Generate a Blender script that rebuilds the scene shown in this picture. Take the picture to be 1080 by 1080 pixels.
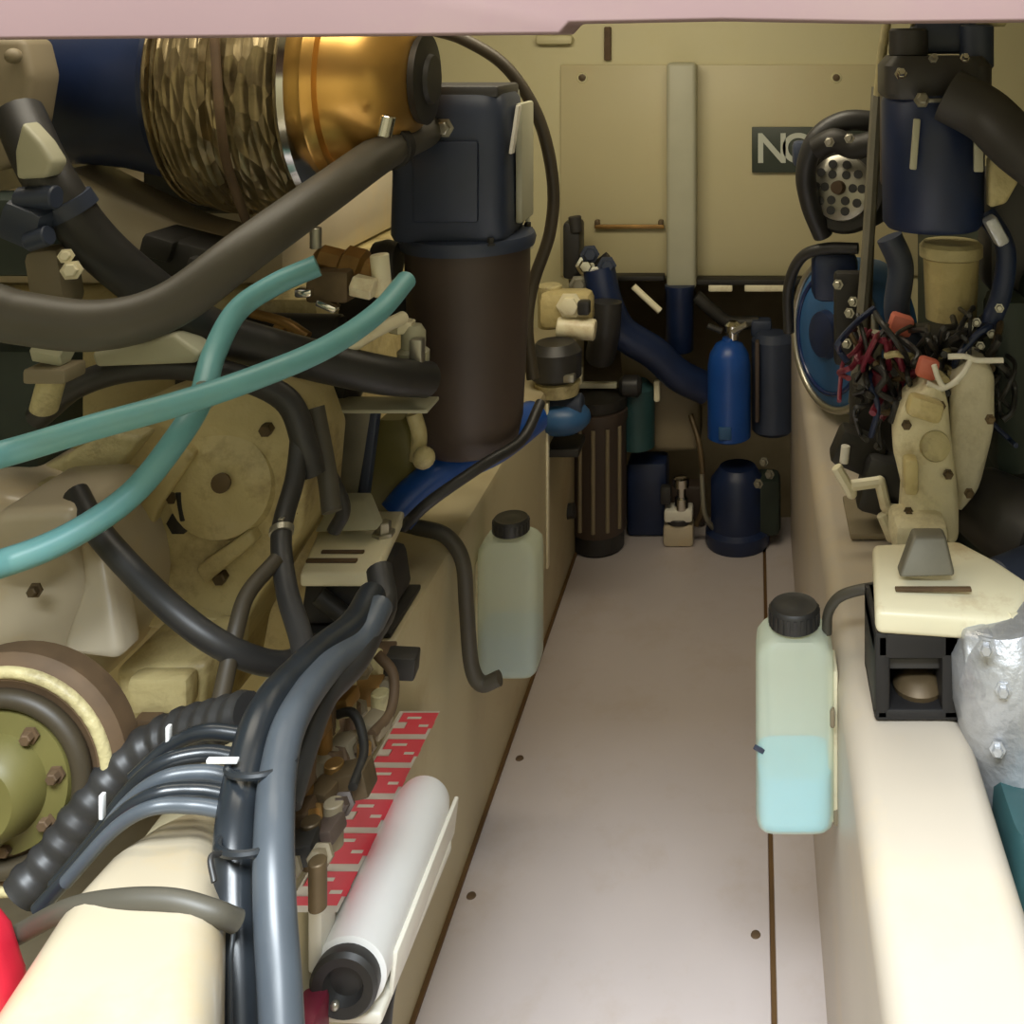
import bpy, bmesh, math, random
from mathutils import Vector, Matrix, Euler

S = bpy.context.scene
for o in list(bpy.data.objects):
    bpy.data.objects.remove(o)
COL = S.collection
random.seed(7)
F = 1100.0          # focal length in pixels of the 1080 frame
PU, PV = 795.0, 45.0  # where the optical axis meets the frame (vanishing point of the aisle)
CZ = 1.4            # eye height above the aisle floor

# ------------------------------------------------------------------ camera, world, light
cam = bpy.data.cameras.new('camera')
cam.sensor_width = 36.0
cam.lens = 36.0 * F / 1080.0
cam.shift_x = -(PU - 540) / 1080.0
cam.shift_y = -(540 - PV) / 1080.0
cam.clip_start = 0.02
camo = bpy.data.objects.new('camera', cam)
camo.location = (0, 0, CZ)
camo.rotation_euler = (math.radians(90), 0, 0)
COL.objects.link(camo)
S.camera = camo

w = bpy.data.worlds.new('world')
S.world = w
w.use_nodes = True
bg = w.node_tree.nodes['Background']
bg.inputs[0].default_value = (0.80, 0.88, 1.0, 1)
bg.inputs[1].default_value = 0.55


def area(name, loc, target, size, sizey, power, col):
    l = bpy.data.lights.new(name, 'AREA')
    l.shape = 'RECTANGLE'
    l.size = size
    l.size_y = sizey
    l.energy = power
    l.color = col
    o = bpy.data.objects.new(name, l)
    o.location = loc
    d = Vector(target) - Vector(loc)
    o.rotation_euler = d.to_track_quat('-Z', 'Y').to_euler()
    COL.objects.link(o)
    return o


area('hatch_daylight', (-0.20, -0.62, 3.1), (-0.20, 1.1, 0.0), 1.6, 0.9, 188, (0.88, 0.95, 1.0))
area('engine_room_lamp', (-0.30, 1.95, 1.72), (-0.30, 3.0, 0.3), 0.9, 0.25, 6.5, (1.0, 0.90, 0.70))
area('aft_fill', (-0.75, 1.30, 1.72), (-0.75, 1.35, 0.0), 0.8, 0.25, 3, (1.0, 0.92, 0.76))  # added fill light without a fixture, above the left engine

vs = S.view_settings
vs.view_transform = 'Standard'
vs.look = 'None'
vs.gamma = 1
vs.exposure = 0.37
vs.use_curve_mapping = False


# ------------------------------------------------------------------ helpers
def P(u, v, d):
    """point at distance d down the room seen along pixel (u, v)"""
    return Vector(((u - PU) / F * d, d, CZ - (v - PV) / F * d))


def PX(n, d):
    return n * d / F


def lin(c):
    return tuple((x / 12.92 if x <= 0.04045 else ((x + 0.055) / 1.055) ** 2.4) for x in c)


MATS = {}


def mat(name, rgb, rough=0.5, metal=0.0, var=0.10, scale=9.0, bump=0.0, stain=None, stain_amt=0.0,
        stain_scale=4.0, coat=0.0):
    """procedural paint: base colour with broad mottling, optional stains and grain"""
    m = bpy.data.materials.new(name)
    m.use_nodes = True
    nt = m.node_tree
    b = nt.nodes['Principled BSDF']
    c = lin([x / 255 for x in rgb])
    tc = nt.nodes.new('ShaderNodeTexCoord')
    n = nt.nodes.new('ShaderNodeTexNoise')
    n.inputs['Scale'].default_value = scale
    n.inputs['Detail'].default_value = 5
    nt.links.new(tc.outputs['Object'], n.inputs['Vector'])
    r = nt.nodes.new('ShaderNodeValToRGB')
    r.color_ramp.elements[0].position = 0.3
    r.color_ramp.elements[1].position = 0.7
    r.color_ramp.elements[0].color = tuple(x * (1 - var) for x in c) + (1,)
    r.color_ramp.elements[1].color = tuple(min(1, x * (1 + var)) for x in c) + (1,)
    nt.links.new(n.outputs['Fac'], r.inputs['Fac'])
    src = r.outputs['Color']
    if stain:
        n2 = nt.nodes.new('ShaderNodeTexNoise')
        n2.inputs['Scale'].default_value = stain_scale
        n2.inputs['Detail'].default_value = 8
        n2.inputs['Roughness'].default_value = 0.7
        nt.links.new(tc.outputs['Object'], n2.inputs['Vector'])
        r2 = nt.nodes.new('ShaderNodeValToRGB')
        r2.color_ramp.elements[0].position = 0.52
        r2.color_ramp.elements[1].position = 0.72
        r2.color_ramp.elements[0].color = (0, 0, 0, 1)
        r2.color_ramp.elements[1].color = (stain_amt,) * 3 + (1,)
        nt.links.new(n2.outputs['Fac'], r2.inputs['Fac'])
        mx = nt.nodes.new('ShaderNodeMix')
        mx.data_type = 'RGBA'
        nt.links.new(r2.outputs['Color'], mx.inputs[0])
        nt.links.new(src, mx.inputs[6])
        mx.inputs[7].default_value = lin([x / 255 for x in stain]) + (1,)
        src = mx.outputs[2]
    nt.links.new(src, b.inputs['Base Color'])
    b.inputs['Roughness'].default_value = rough
    b.inputs['Metallic'].default_value = metal
    b.inputs['Coat Weight'].default_value = coat
    if bump:
        n3 = nt.nodes.new('ShaderNodeTexNoise')
        n3.inputs['Scale'].default_value = 60
        n3.inputs['Detail'].default_value = 4
        nt.links.new(tc.outputs['Object'], n3.inputs['Vector'])
        bp = nt.nodes.new('ShaderNodeBump')
        bp.inputs['Strength'].default_value = bump
        bp.inputs['Distance'].default_value = 0.01
        nt.links.new(n3.outputs['Fac'], bp.inputs['Height'])
        nt.links.new(bp.outputs['Normal'], b.inputs['Normal'])
    MATS[name] = m
    return m


mat('floor_paint', (204, 194, 192), 0.45, var=0.04, scale=3, stain=(180, 160, 138), stain_amt=0.35, stain_scale=5)
mat('stringer_paint', (188, 176, 142), 0.5, var=0.06, scale=3, stain=(160, 130, 80), stain_amt=0.45)
mat('stringer_right_paint', (188, 177, 161), 0.4, var=0.05, scale=3, stain=(206, 184, 144), stain_amt=0.45)
mat('bulkhead_paint', (204, 196, 154), 0.5, var=0.04, scale=2, stain=(194, 182, 126), stain_amt=0.4, stain_scale=2)
mat('panel_paint', (194, 184, 144), 0.45, var=0.05, scale=2, stain=(190, 165, 130), stain_amt=0.4, stain_scale=2)
mat('duct_grey', (176, 174, 150), 0.45, var=0.05)
mat('pink_gelcoat', (128, 104, 102), 0.6, var=0.06, scale=5, stain=(134, 116, 104), stain_amt=0.6, stain_scale=3)
mat('bilge_brown', (160, 146, 118), 0.7, var=0.15)
mat('ceiling_paint', (205, 195, 160), 0.6, var=0.03)
mat('hull_grey', (120, 112, 84), 0.7, var=0.2)
mat('seam_brown', (96, 70, 36), 0.8, var=0.15)
mat('cream', (198, 182, 130), 0.42, var=0.07, scale=14, bump=0.25, stain=(118, 92, 52), stain_amt=0.8, stain_scale=9, coat=0.2)
mat('cream_smooth', (192, 179, 154), 0.32, var=0.05, scale=6, stain=(204, 174, 116), stain_amt=0.5, stain_scale=6, coat=0.3)
mat('pale_cream', (236, 228, 196), 0.35, var=0.05, scale=9, stain=(176, 140, 84), stain_amt=0.6, stain_scale=10)
mat('cream_dirty', (190, 178, 132), 0.5, var=0.14, scale=18, bump=0.4, stain=(96, 80, 56), stain_amt=0.8, stain_scale=14)
mat('riser_grey', (206, 198, 172), 0.5, var=0.1, scale=12, bump=0.3, stain=(150, 138, 106), stain_amt=0.6, stain_scale=12)
mat('manifold_cream', (222, 212, 176), 0.5, var=0.1, scale=14, bump=0.4, stain=(150, 132, 92), stain_amt=0.7, stain_scale=14)
mat('rubber', (44, 43, 42), 0.45, var=0.18, scale=20)
mat('rubber_grey', (74, 70, 60), 0.5, var=0.15, scale=12)
mat('rubber_brown', (62, 54, 40), 0.5, var=0.15)
mat('cable_black', (34, 38, 42), 0.28, var=0.2, scale=30)
mat('cable_grey', (72, 78, 84), 0.35, var=0.12, scale=20)
mat('teal', (112, 172, 176), 0.4, var=0.10, scale=10, stain=(150, 184, 160), stain_amt=0.3)
mat('navy', (24, 38, 70), 0.4, var=0.2, scale=10)
mat('navy_gloss', (22, 40, 84), 0.22, var=0.15)
mat('blue', (26, 74, 150), 0.35, var=0.12)
mat('blue_dull', (46, 88, 132), 0.4, var=0.15)
mat('slate', (50, 58, 76), 0.45, var=0.15)
mat('charcoal', (54, 52, 50), 0.5, var=0.2)
mat('brown_black', (70, 58, 50), 0.5, var=0.2, scale=5)
mat('dark_iron', (46, 44, 40), 0.55, 0.3, var=0.25, scale=15)
mat('green_black', (40, 50, 42), 0.6, var=0.25)
mat('steel', (168, 164, 150), 0.35, 0.8, var=0.12, scale=20)
mat('steel_dull', (130, 126, 112), 0.5, 0.5, var=0.15, scale=16)
mat('chrome', (220, 218, 210), 0.15, 1.0, var=0.05)
mat('silver_cast', (186, 188, 192), 0.35, 0.55, var=0.15, scale=14, bump=0.3, stain=(110, 110, 112), stain_amt=0.6, stain_scale=8)
mat('brass', (236, 186, 104), 0.30, 0.85, var=0.14, scale=6)
mat('brass_dull', (150, 116, 66), 0.42, 0.6, var=0.25, scale=18)
mat('bronze', (96, 80, 56), 0.5, 0.4, var=0.3, scale=20)
mat('rust', (94, 74, 52), 0.7, 0.1, var=0.3, scale=18)
mat('olive', (104, 98, 52), 0.5, var=0.12)
mat('white', (232, 232, 230), 0.3, var=0.04)
mat('white_paint', (226, 222, 208), 0.35, var=0.04)
mat('red', (186, 30, 50), 0.4, var=0.12)
mat('red_ink', (240, 56, 76), 0.45, var=0.06)
mat('mount_rubber', (26, 24, 24), 0.55, var=0.2, scale=16)  # blacker rubber for both engine mounts
mat('maroon', (116, 36, 54), 0.45, var=0.15)
mat('salmon', (204, 112, 92), 0.5, var=0.1)
mat('sign_green', (52, 60, 48), 0.5, var=0.1)
mat('sign_letter', (196, 200, 186), 0.5, var=0.04)
mat('bottle_blue_fluid', (104, 206, 240), 0.3, var=0.05)
mat('bottle_grey_fluid', (140, 166, 190), 0.3, var=0.05)
mat('grey_brown', (132, 120, 96), 0.6, var=0.12)
mat('teal_dark', (40, 74, 76), 0.5, var=0.2)


def foil():
    m = mat('foil', (150, 134, 100), 0.34, 0.75, var=0.35, scale=22, bump=0.0, stain=(84, 68, 40), stain_amt=0.8, stain_scale=16)
    nt = m.node_tree
    b = nt.nodes['Principled BSDF']
    tc = nt.nodes.new('ShaderNodeTexCoord')
    mp = nt.nodes.new('ShaderNodeMapping')
    mp.inputs['Scale'].default_value = (3.5, 1, 1)
    v = nt.nodes.new('ShaderNodeTexVoronoi')
    v.inputs['Scale'].default_value = 24
    bp = nt.nodes.new('ShaderNodeBump')
    bp.inputs['Strength'].default_value = 0.9
    bp.inputs['Distance'].default_value = 0.012
    nt.links.new(tc.outputs['Object'], mp.inputs[0])
    nt.links.new(mp.outputs[0], v.inputs['Vector'])
    nt.links.new(v.outputs['Distance'], bp.inputs['Height'])
    nt.links.new(bp.outputs['Normal'], b.inputs['Normal'])


foil()


def milky(name, rgb, clear):
    m = bpy.data.materials.new(name)
    m.use_nodes = True
    nt = m.node_tree
    b = nt.nodes['Principled BSDF']
    b.inputs['Base Color'].default_value = lin([x / 255 for x in rgb]) + (1,)
    b.inputs['Roughness'].default_value = 0.35
    t = nt.nodes.new('ShaderNodeBsdfTransparent')
    t.inputs[0].default_value = (0.97, 1.0, 0.97, 1)
    tl = nt.nodes.new('ShaderNodeBsdfTranslucent')
    tl.inputs[0].default_value = lin([x / 255 for x in rgb]) + (1,)
    m1 = nt.nodes.new('ShaderNodeMixShader')
    m1.inputs[0].default_value = 0.15
    nt.links.new(b.outputs[0], m1.inputs[1])
    nt.links.new(tl.outputs[0], m1.inputs[2])
    m2 = nt.nodes.new('ShaderNodeMixShader')
    m2.inputs[0].default_value = clear
    nt.links.new(m1.outputs[0], m2.inputs[1])
    nt.links.new(t.outputs[0], m2.inputs[2])
    nt.links.new(m2.outputs[0], nt.nodes['Material Output'].inputs[0])
    MATS[name] = m


milky('bottle_plastic', (236, 246, 228), 0.50)


def basis(axis):
    a = Vector(axis).normalized()
    t = Vector((0, 0, 1)) if abs(a.z) < 0.9 else Vector((1, 0, 0))
    x = t.cross(a).normalized()
    y = a.cross(x).normalized()
    return a, x, y


def catmull(pts, n):
    pts = [Vector(p) for p in pts]
    if len(pts) < 3:
        return [pts[0].lerp(pts[-1], i / n) for i in range(n + 1)]
    e = [2 * pts[0] - pts[1]] + pts + [2 * pts[-1] - pts[-2]]
    out = []
    for i in range(1, len(e) - 2):
        p0, p1, p2, p3 = e[i - 1], e[i], e[i + 1], e[i + 2]
        for k in range(n):
            t = k / n
            out.append(0.5 * ((2 * p1) + (-p0 + p2) * t + (2 * p0 - 5 * p1 + 4 * p2 - p3) * t * t
                              + (-p0 + 3 * p1 - 3 * p2 + p3) * t ** 3))
    out.append(pts[-1])
    return out


class MB:
    def __init__(self):
        self.bm = bmesh.new()

    def _absorb(self, b2):
        me = bpy.data.meshes.new('tmp')
        b2.to_mesh(me)
        b2.free()
        self.bm.from_mesh(me)
        bpy.data.meshes.remove(me)

    def box(self, c, s, rot=(0, 0, 0), bev=0.004, seg=2, taper=None):
        b = bmesh.new()
        bmesh.ops.create_cube(b, size=1)
        for v in b.verts:
            v.co = Vector((v.co.x * s[0], v.co.y * s[1], v.co.z * s[2]))
            if taper and v.co.z > 0:
                v.co.x *= taper
                v.co.y *= taper
        if bev:
            bmesh.ops.bevel(b, geom=list(b.edges), offset=min(bev, min(s) * 0.45), segments=seg, affect='EDGES', profile=0.5)
        bmesh.ops.transform(b, matrix=Matrix.Translation(c) @ Euler(rot).to_matrix().to_4x4(), verts=b.verts)
        self._absorb(b)
        return self

    def rings(self, rings, cap=True, closed=False):
        b = self.bm
        vr = [[b.verts.new(p) for p in r] for r in rings]
        n = len(vr[0])
        pairs = list(zip(vr[:-1], vr[1:]))
        if closed:
            pairs.append((vr[-1], vr[0]))
        for r0, r1 in pairs:
            for i in range(n):
                j = (i + 1) % n
                b.faces.new((r0[i], r0[j], r1[j], r1[i]))
        if cap and not closed:
            b.faces.new(list(reversed(vr[0])))
            b.faces.new(vr[-1])
        return self

    def lathe(self, p0, axis, prof, seg=32):
        """prof: (distance along axis, radius)"""
        a, x, y = basis(axis)
        p0 = Vector(p0)
        rs = []
        for t, r in prof:
            r = max(r, 0.0004)
            rs.append([p0 + a * t + (x * math.cos(2 * math.pi * k / seg) + y * math.sin(2 * math.pi * k / seg)) * r
                       for k in range(seg)])
        return self.rings(rs)

    def cyl(self, p0, p1, r, r1=None, seg=28, bev=None):
        p0, p1 = Vector(p0), Vector(p1)
        L = (p1 - p0).length
        r1 = r if r1 is None else r1
        bv = min(r, r1, L) * 0.12 if bev is None else bev
        return self.lathe(p0, p1 - p0, [(0, r - bv), (bv, r), (L - bv, r1), (L, r1 - bv)], seg)

    def tube(self, pts, r, n=8, seg=14, corr=0.0, corr_n=0, r_end=None):
        c = catmull(pts, n)
        if corr:
            L = sum((c[i + 1] - c[i]).length for i in range(len(c) - 1))
            m = int(L / (r * 0.22))
            fine = []
            cum = [0]
            for i in range(len(c) - 1):
                cum.append(cum[-1] + (c[i + 1] - c[i]).length)
            j = 0
            for k in range(m + 1):
                s = L * k / m
                while j < len(c) - 2 and cum[j + 1] < s:
                    j += 1
                fine.append(c[j].lerp(c[j + 1], min(1, (s - cum[j]) / max(1e-6, cum[j + 1] - cum[j]))))
            c = fine
        rs = []
        t0 = (c[1] - c[0]).normalized()
        _, x, y = basis(t0)
        prev = t0
        for i, p in enumerate(c):
            t = (c[min(i + 1, len(c) - 1)] - c[max(i - 1, 0)]).normalized()
            q = prev.rotation_difference(t)
            x = (q @ x).normalized()
            y = t.cross(x).normalized()
            prev = t
            rr = r if r_end is None else r + (r_end - r) * i / (len(c) - 1)
            if corr:
                rr *= 1 + corr * (1 if (i // 2) % 2 else -1)
            rs.append([p + (x * math.cos(2 * math.pi * k / seg) + y * math.sin(2 * math.pi * k / seg)) * rr
                       for k in range(seg)])
        return self.rings(rs)

    def prism(self, pts, vec, bev=0.004):
        b = bmesh.new()
        vs_ = [b.verts.new(p) for p in pts]
        f = b.faces.new(vs_)
        r = bmesh.ops.extrude_face_region(b, geom=[f])
        bmesh.ops.translate(b, vec=Vector(vec), verts=[e for e in r['geom'] if isinstance(e, bmesh.types.BMVert)])
        bmesh.ops.recalc_face_normals(b, faces=b.faces)
        if bev:
            bmesh.ops.bevel(b, geom=list(b.edges), offset=bev, segments=3, affect='EDGES', clamp_overlap=True, profile=0.5)
        self._absorb(b)
        return self

    def ball(self, c, r, sc=(1, 1, 1), seg=20):
        b = bmesh.new()
        bmesh.ops.create_uvsphere(b, u_segments=seg, v_segments=seg // 2, radius=r)
        bmesh.ops.transform(b, matrix=Matrix.Translation(c) @ Matrix.Diagonal((sc[0], sc[1], sc[2], 1)), verts=b.verts)
        self._absorb(b)
        return self

    def torus(self, c, axis, R, r, seg=40, sub=12):
        a, x, y = basis(axis)
        c = Vector(c)
        rs = []
        for k in range(seg):
            an = 2 * math.pi * k / seg
            dv = x * math.cos(an) + y * math.sin(an)
            rs.append([c + dv * (R + r * math.cos(2 * math.pi * j / sub)) + a * r * math.sin(2 * math.pi * j / sub)
                       for j in range(sub)])
        return self.rings(rs, closed=True)

    def bolt(self, p, axis, r, h):
        self.lathe(p, axis, [(0, r * 1.5), (h * 0.25, r * 1.5), (h * 0.27, r), (h * 0.9, r), (h, r * 0.8)], seg=6)
        return self

    def superbox(self, c, sections, n=5, seg=36):
        """sections: (z, half x, half y) rounded-rectangle loft standing on c"""
        rs = []
        for z, a, b in sections:
            ring = []
            for k in range(seg):
                t = 2 * math.pi * k / seg
                ct, st = math.cos(t), math.sin(t)
                ring.append(Vector(c) + Vector((a * math.copysign(abs(ct) ** (2 / n), ct),
                                                b * math.copysign(abs(st) ** (2 / n), st), z)))
            rs.append(ring)
        return self.rings(rs)

    def build(self, name, material, parent=None, sharp=40):
        bmesh.ops.recalc_face_normals(self.bm, faces=self.bm.faces)
        me = bpy.data.meshes.new(name)
        if parent is None:
            xs = [v.co for v in self.bm.verts]
            lo = Vector([min(p[i] for p in xs) for i in range(3)])
            hi = Vector([max(p[i] for p in xs) for i in range(3)])
            org = Vector(((lo.x + hi.x) / 2, (lo.y + hi.y) / 2, lo.z))
        else:
            org = Vector(parent['_org']) if '_org' in parent else parent.location.copy()
        bmesh.ops.translate(self.bm, vec=-org, verts=self.bm.verts)
        self.bm.to_mesh(me)
        self.bm.free()
        me.materials.append(MATS[material] if isinstance(material, str) else material)
        for p in me.polygons:
            p.use_smooth = True
        me.set_sharp_from_angle(angle=math.radians(sharp))
        o = bpy.data.objects.new(name, me)
        COL.objects.link(o)
        if parent is None:
            o.location = org
        else:
            o.parent = parent
        ORG[o] = org
        return o


ORG = {}


def thing(name, loc, label, cat, group=None):
    o = bpy.data.objects.new(name, None)
    o.empty_display_size = 0.02
    o.location = loc
    COL.objects.link(o)
    tag(o, label, cat, group)
    return o


def tag(o, label, cat, group=None):
    o['label'] = label
    o['category'] = cat
    if group:
        o['group'] = group
    return o


def sub(mb, name, material, part, root):
    """a sub-part: world-space mesh under a part of root"""
    o = mb.build(name, material, root)
    o.parent = part
    return o


def struct(name, mb, material):
    o = mb.build(name, material)
    o['kind'] = 'structure'
    return o


def hose(name, pts, wpx, material, label, cat, group=None, corr=0.0, clamps=(), clamp_mat='steel', n=8, seg=16, px=True):
    """a hose/cable through (u, v, d) points; wpx is its width in pixels at its middle depth"""
    pp = [P(*p) for p in pts] if px else [Vector(p) for p in pts]
    dm = pts[len(pts) // 2][2] if px else 1
    r = PX(wpx, dm) / 2 if px else wpx
    o = MB().tube(pp, r, n=n, seg=seg, corr=corr).build(name, material)
    tag(o, label, cat, group)
    c = catmull(pp, 12)
    for t in clamps:
        i = min(len(c) - 2, int(t * (len(c) - 1)))
        ax = (c[i + 1] - c[i]).normalized()
        w_ = r * 0.7
        m = MB().lathe(c[i] - ax * w_ / 2, ax, [(0, r * 1.02), (0.0005, r * 1.16), (w_ - 0.0005, r * 1.16), (w_, r * 1.02)], seg=20)
        _, x, y = basis(ax)
        m.box(c[i] + Vector((0, 0, r * 1.2)), (w_ * 0.8, w_ * 0.8, r * 0.3), bev=0.001)
        ob = m.build('hose_clamp', clamp_mat, o_stub(o))
        ob.parent = o
    return o


class o_stub(dict):
    """lets build() place a child in the frame of an already built mesh"""
    def __init__(self, o):
        super().__init__()
        self['_org'] = o.location.copy()
        self.o = o


_build = MB.build


def build2(self, name, material, parent=None, sharp=40):
    if isinstance(parent, o_stub):
        host = parent.o
        e = bpy.data.objects.new('tmp', None)
        e.location = host.location
        COL.objects.link(e)
        ob = _build(self, name, material, e, sharp)
        ob.parent = host
        bpy.data.objects.remove(e)
        return ob
    return _build(self, name, material, parent, sharp)


MB.build = build2


def child(mb, name, material, host):
    return mb.build(name, material, o_stub(host))


def slab(x0, x1, y0, y1, z0, z1, bev=0.0):
    return MB().box(((x0 + x1) / 2, (y0 + y1) / 2, (z0 + z1) / 2), (x1 - x0, y1 - y0, z1 - z0), bev=bev)


# ------------------------------------------------------------------ the setting
XL, XR = -0.49, 0.105       # aisle faces of the two stringers
ZL, ZR = 0.58, 0.62         # their tops
YB = 3.10                   # bulkhead

struct('floor', slab(XL - 0.02, 0.0255, -0.6, 3.08, -0.03, 0.0, 0.003), 'floor_paint')
struct('floor_strip', slab(0.0335, XR + 0.02, -0.6, 3.08, -0.03, 0.0, 0.003), 'floor_paint')
struct('trim_1', slab(0.0225, 0.0365, -0.6, 3.08, -0.034, -0.006), 'seam_brown')
struct('trim_2', slab(XL, XL + 0.007, -0.6, 3.08, 0.0, 0.006), 'seam_brown')
struct('floor_bilge', slab(-1.75, 1.25, -1.0, 3.75, -0.32, -0.28), 'bilge_brown')

m = slab(XL - 0.145, XL, 0.2, 3.02, -0.28, ZL, 0.012)
struct('wall_aisle_left', m, 'stringer_paint')
m = MB().box((XR + 0.0725, 1.61, (ZR - 0.28) / 2), (0.145, 2.82, ZR + 0.28), bev=0.03, seg=5)
struct('wall_aisle_right', m, 'stringer_right_paint')
struct('corner_highlight', slab(XL, XL + 0.006, 2.455, 2.475, 0.16, 0.55, 0.002), 'pale_cream')  # pale strip paints in the highlight of the stringer's end corner

m = MB()
m.box((-0.25, YB + 0.03, 1.25), (3.0, 0.06, 1.10), bev=0)          # upper bulkhead
m.box((-1.15, YB + 0.03, 0.21), (1.2, 0.06, 0.98), bev=0)
m.box((0.80, YB + 0.03, 0.21), (0.9, 0.06, 0.98), bev=0)
struct('wall_far', m, 'bulkhead_paint')
struct('wall_far_recess', slab(-1.7, 1.2, 3.68, 3.72, -0.3, 1.8), 'bilge_brown')
struct('wall_left', slab(-1.75, -1.70, -1.0, 3.75, -0.3, 2.0), 'hull_grey')
struct('wall_right', slab(1.20, 1.25, -1.0, 3.75, -0.3, 2.0), 'hull_grey')
struct('wall_near', slab(-1.75, 1.25, -1.05, -1.0, -0.3, 2.0), 'ceiling_paint')
struct('ceiling', slab(-1.75, 1.25, 0.66, 3.75, 1.78, 1.84), 'ceiling_paint')
# hatch coaming: a pink gelcoat lip above the eye, thicker on its left half
yb = 0.62
m = MB()
prof = [(-900, 49), (590, 36), (600, 24), (760, 21), (930, 24), (1500, 18)]
pts = [P(u, v, yb) for u, v in prof] + [P(1500, -260, yb), P(-900, -260, yb)]
m.prism(pts, (0, 0.05, 0), bev=0.002)
m.box((-0.2, yb + 0.03, 1.70), (3.0, 0.06, 0.30), bev=0.004)
struct('trim_4', m, 'pink_gelcoat')

# ------------------------------------------------------------------ bulkhead panel, duct, sign
pr = thing('access_panel', P(765, 292, YB), 'large cream access panel screwed to the far bulkhead', 'panel')
x0, x1 = P(592, 0, YB).x, P(990, 0, YB).x
z1, z0 = P(0, 68, YB).z, P(0, 290, YB).z
slab(x0, x1, YB - 0.014, YB, z0, z1, 0.003).build('board', 'panel_paint', pr)
for u in (614, 882):
    MB().lathe(P(u, 82, YB - 0.014), (0, -1, 0), [(0, 0.017), (0.003, 0.015)], 20).build('screw_washer', 'bulkhead_paint', pr)
    MB().lathe(P(u, 82, YB - 0.017), (0, -1, 0), [(0, 0.011), (0.004, 0.010), (0.005, 0.005)], 16).build('screw', 'bronze', pr)
b = MB().box(P(664, 239, YB - 0.03), (0.205, 0.012, 0.012), bev=0.003)
b.build('pull_bar', 'brass_dull', pr)
for u in (630, 697):
    MB().box(P(u, 236, YB - 0.022), (0.014, 0.026, 0.024), bev=0.003).build('bar_mount', 'bronze', pr)
tag(MB().box(P(641, 46, YB - 0.010), (0.02, 0.02, 0.1), bev=0.004).build('cable_clip', 'rust'),
    'thin brown vertical clip above the access panel, left of the grey duct', 'clip')
tag(MB().box(P(585, 42, YB - 0.02), (0.11, 0.04, 0.03), bev=0.012).build('pipe_saddle', 'bulkhead_paint'),
    'small cream saddle high on the bulkhead behind the arched hose', 'bracket')

du = thing('vent_duct', P(717, 372, YB - 0.12), 'grey vertical duct down the middle of the access panel', 'duct')
m = MB()
xa, xb = P(703, 0, 3.0).x, P(734, 0, 3.0).x
m.box(((xa + xb) / 2, 3.04, (P(0, 66, 3.0).z + P(0, 306, 3.0).z) / 2), (xb - xa, 0.09, P(0, 66, 3.0).z - P(0, 306, 3.0).z), bev=0.012, seg=3)
m.build('duct_body', 'duct_grey', du)
MB().lathe(P(717, 370, 3.0), (0, 0, 1), [(0, 0.036), (0.006, 0.040), (0.17, 0.040), (0.178, 0.043), (0.19, 0.043)], 24).build('rubber_sleeve', 'navy', du)

sg = thing('warning_sign', P(860, 182, 3.07), 'dark green sign with pale capital letters on the bulkhead panel', 'sign')
zc = (P(0, 134, 3.07).z + P(0, 182, 3.07).z) / 2
xs0, xs1 = P(793, 0, 3.07).x, P(930, 0, 3.07).x
MB().box(((xs0 + xs1) / 2, 3.075, zc), (xs1 - xs0, 0.012, 0.134), bev=0.002).build('plate', 'sign_green', sg)


def letters(txt, x, y, z, h, part, root):
    for i, ch in enumerate(txt):
        cu = bpy.data.curves.new('t', 'FONT')
        cu.body = ch
        cu.size = h / 0.72
        cu.extrude = 0.0012
        cu.offset = 0.002
        to = bpy.data.objects.new('t', cu)
        COL.objects.link(to)
        dg = bpy.context.evaluated_depsgraph_get()
        me = bpy.data.meshes.new_from_object(to.evaluated_get(dg))
        bpy.data.objects.remove(to)
        me.transform(Matrix.Translation(Vector((x[i], y, z)) - root.location) @ Matrix.Rotation(math.radians(90), 4, 'X'))
        me.materials.clear()
        me.materials.append(MATS['sign_letter'])
        o = bpy.data.objects.new('letter', me)
        COL.objects.link(o)
        o.parent = root


letters('NO', [P(797, 0, 3.07).x, P(824, 0, 3.07).x], 3.067, P(0, 171, 3.07).z, 0.088, None, sg)

# ledge under the panel with its cut-outs
m = MB()
m.box(P(790, 296, 3.05), (0.36, 0.05, 0.016), bev=0.003)
tag(m.build('shelf_rail', 'dark_iron'), 'black rail under the access panel, right of the grey duct', 'rail')
tag(MB().box(P(672, 292, 3.05), (0.16, 0.05, 0.014), bev=0.003).build('shelf_rail', 'dark_iron'),
    'short black rail under the access panel, left of the grey duct', 'rail')
for u, wd, nm in ((760, 0.07, 'short cream batten under the black rail, beside the duct'),
                  (806, 0.115, 'longer cream batten under the black rail, beside the blue disc')):
    tag(MB().box(P(u, 303, 3.04), (wd, 0.03, 0.02), bev=0.004).build('batten', 'pale_cream'), nm, 'batten', 'cream battens under the rail')

# ------------------------------------------------------------------ left engine
le = thing('marine_engine', (-1.05, 1.75, 0.2), 'cream diesel engine left of the aisle with bell housing facing the hatch', 'engine')
slab(-1.55, -0.72, 1.73, 2.55, 0.25, 0.98, 0.03).build('engine_block', 'cream', le)
slab(-1.45, -0.80, 1.78, 2.5, 0.98, 1.12, 0.03).build('rocker_cover', 'cream_smooth', le)
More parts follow.
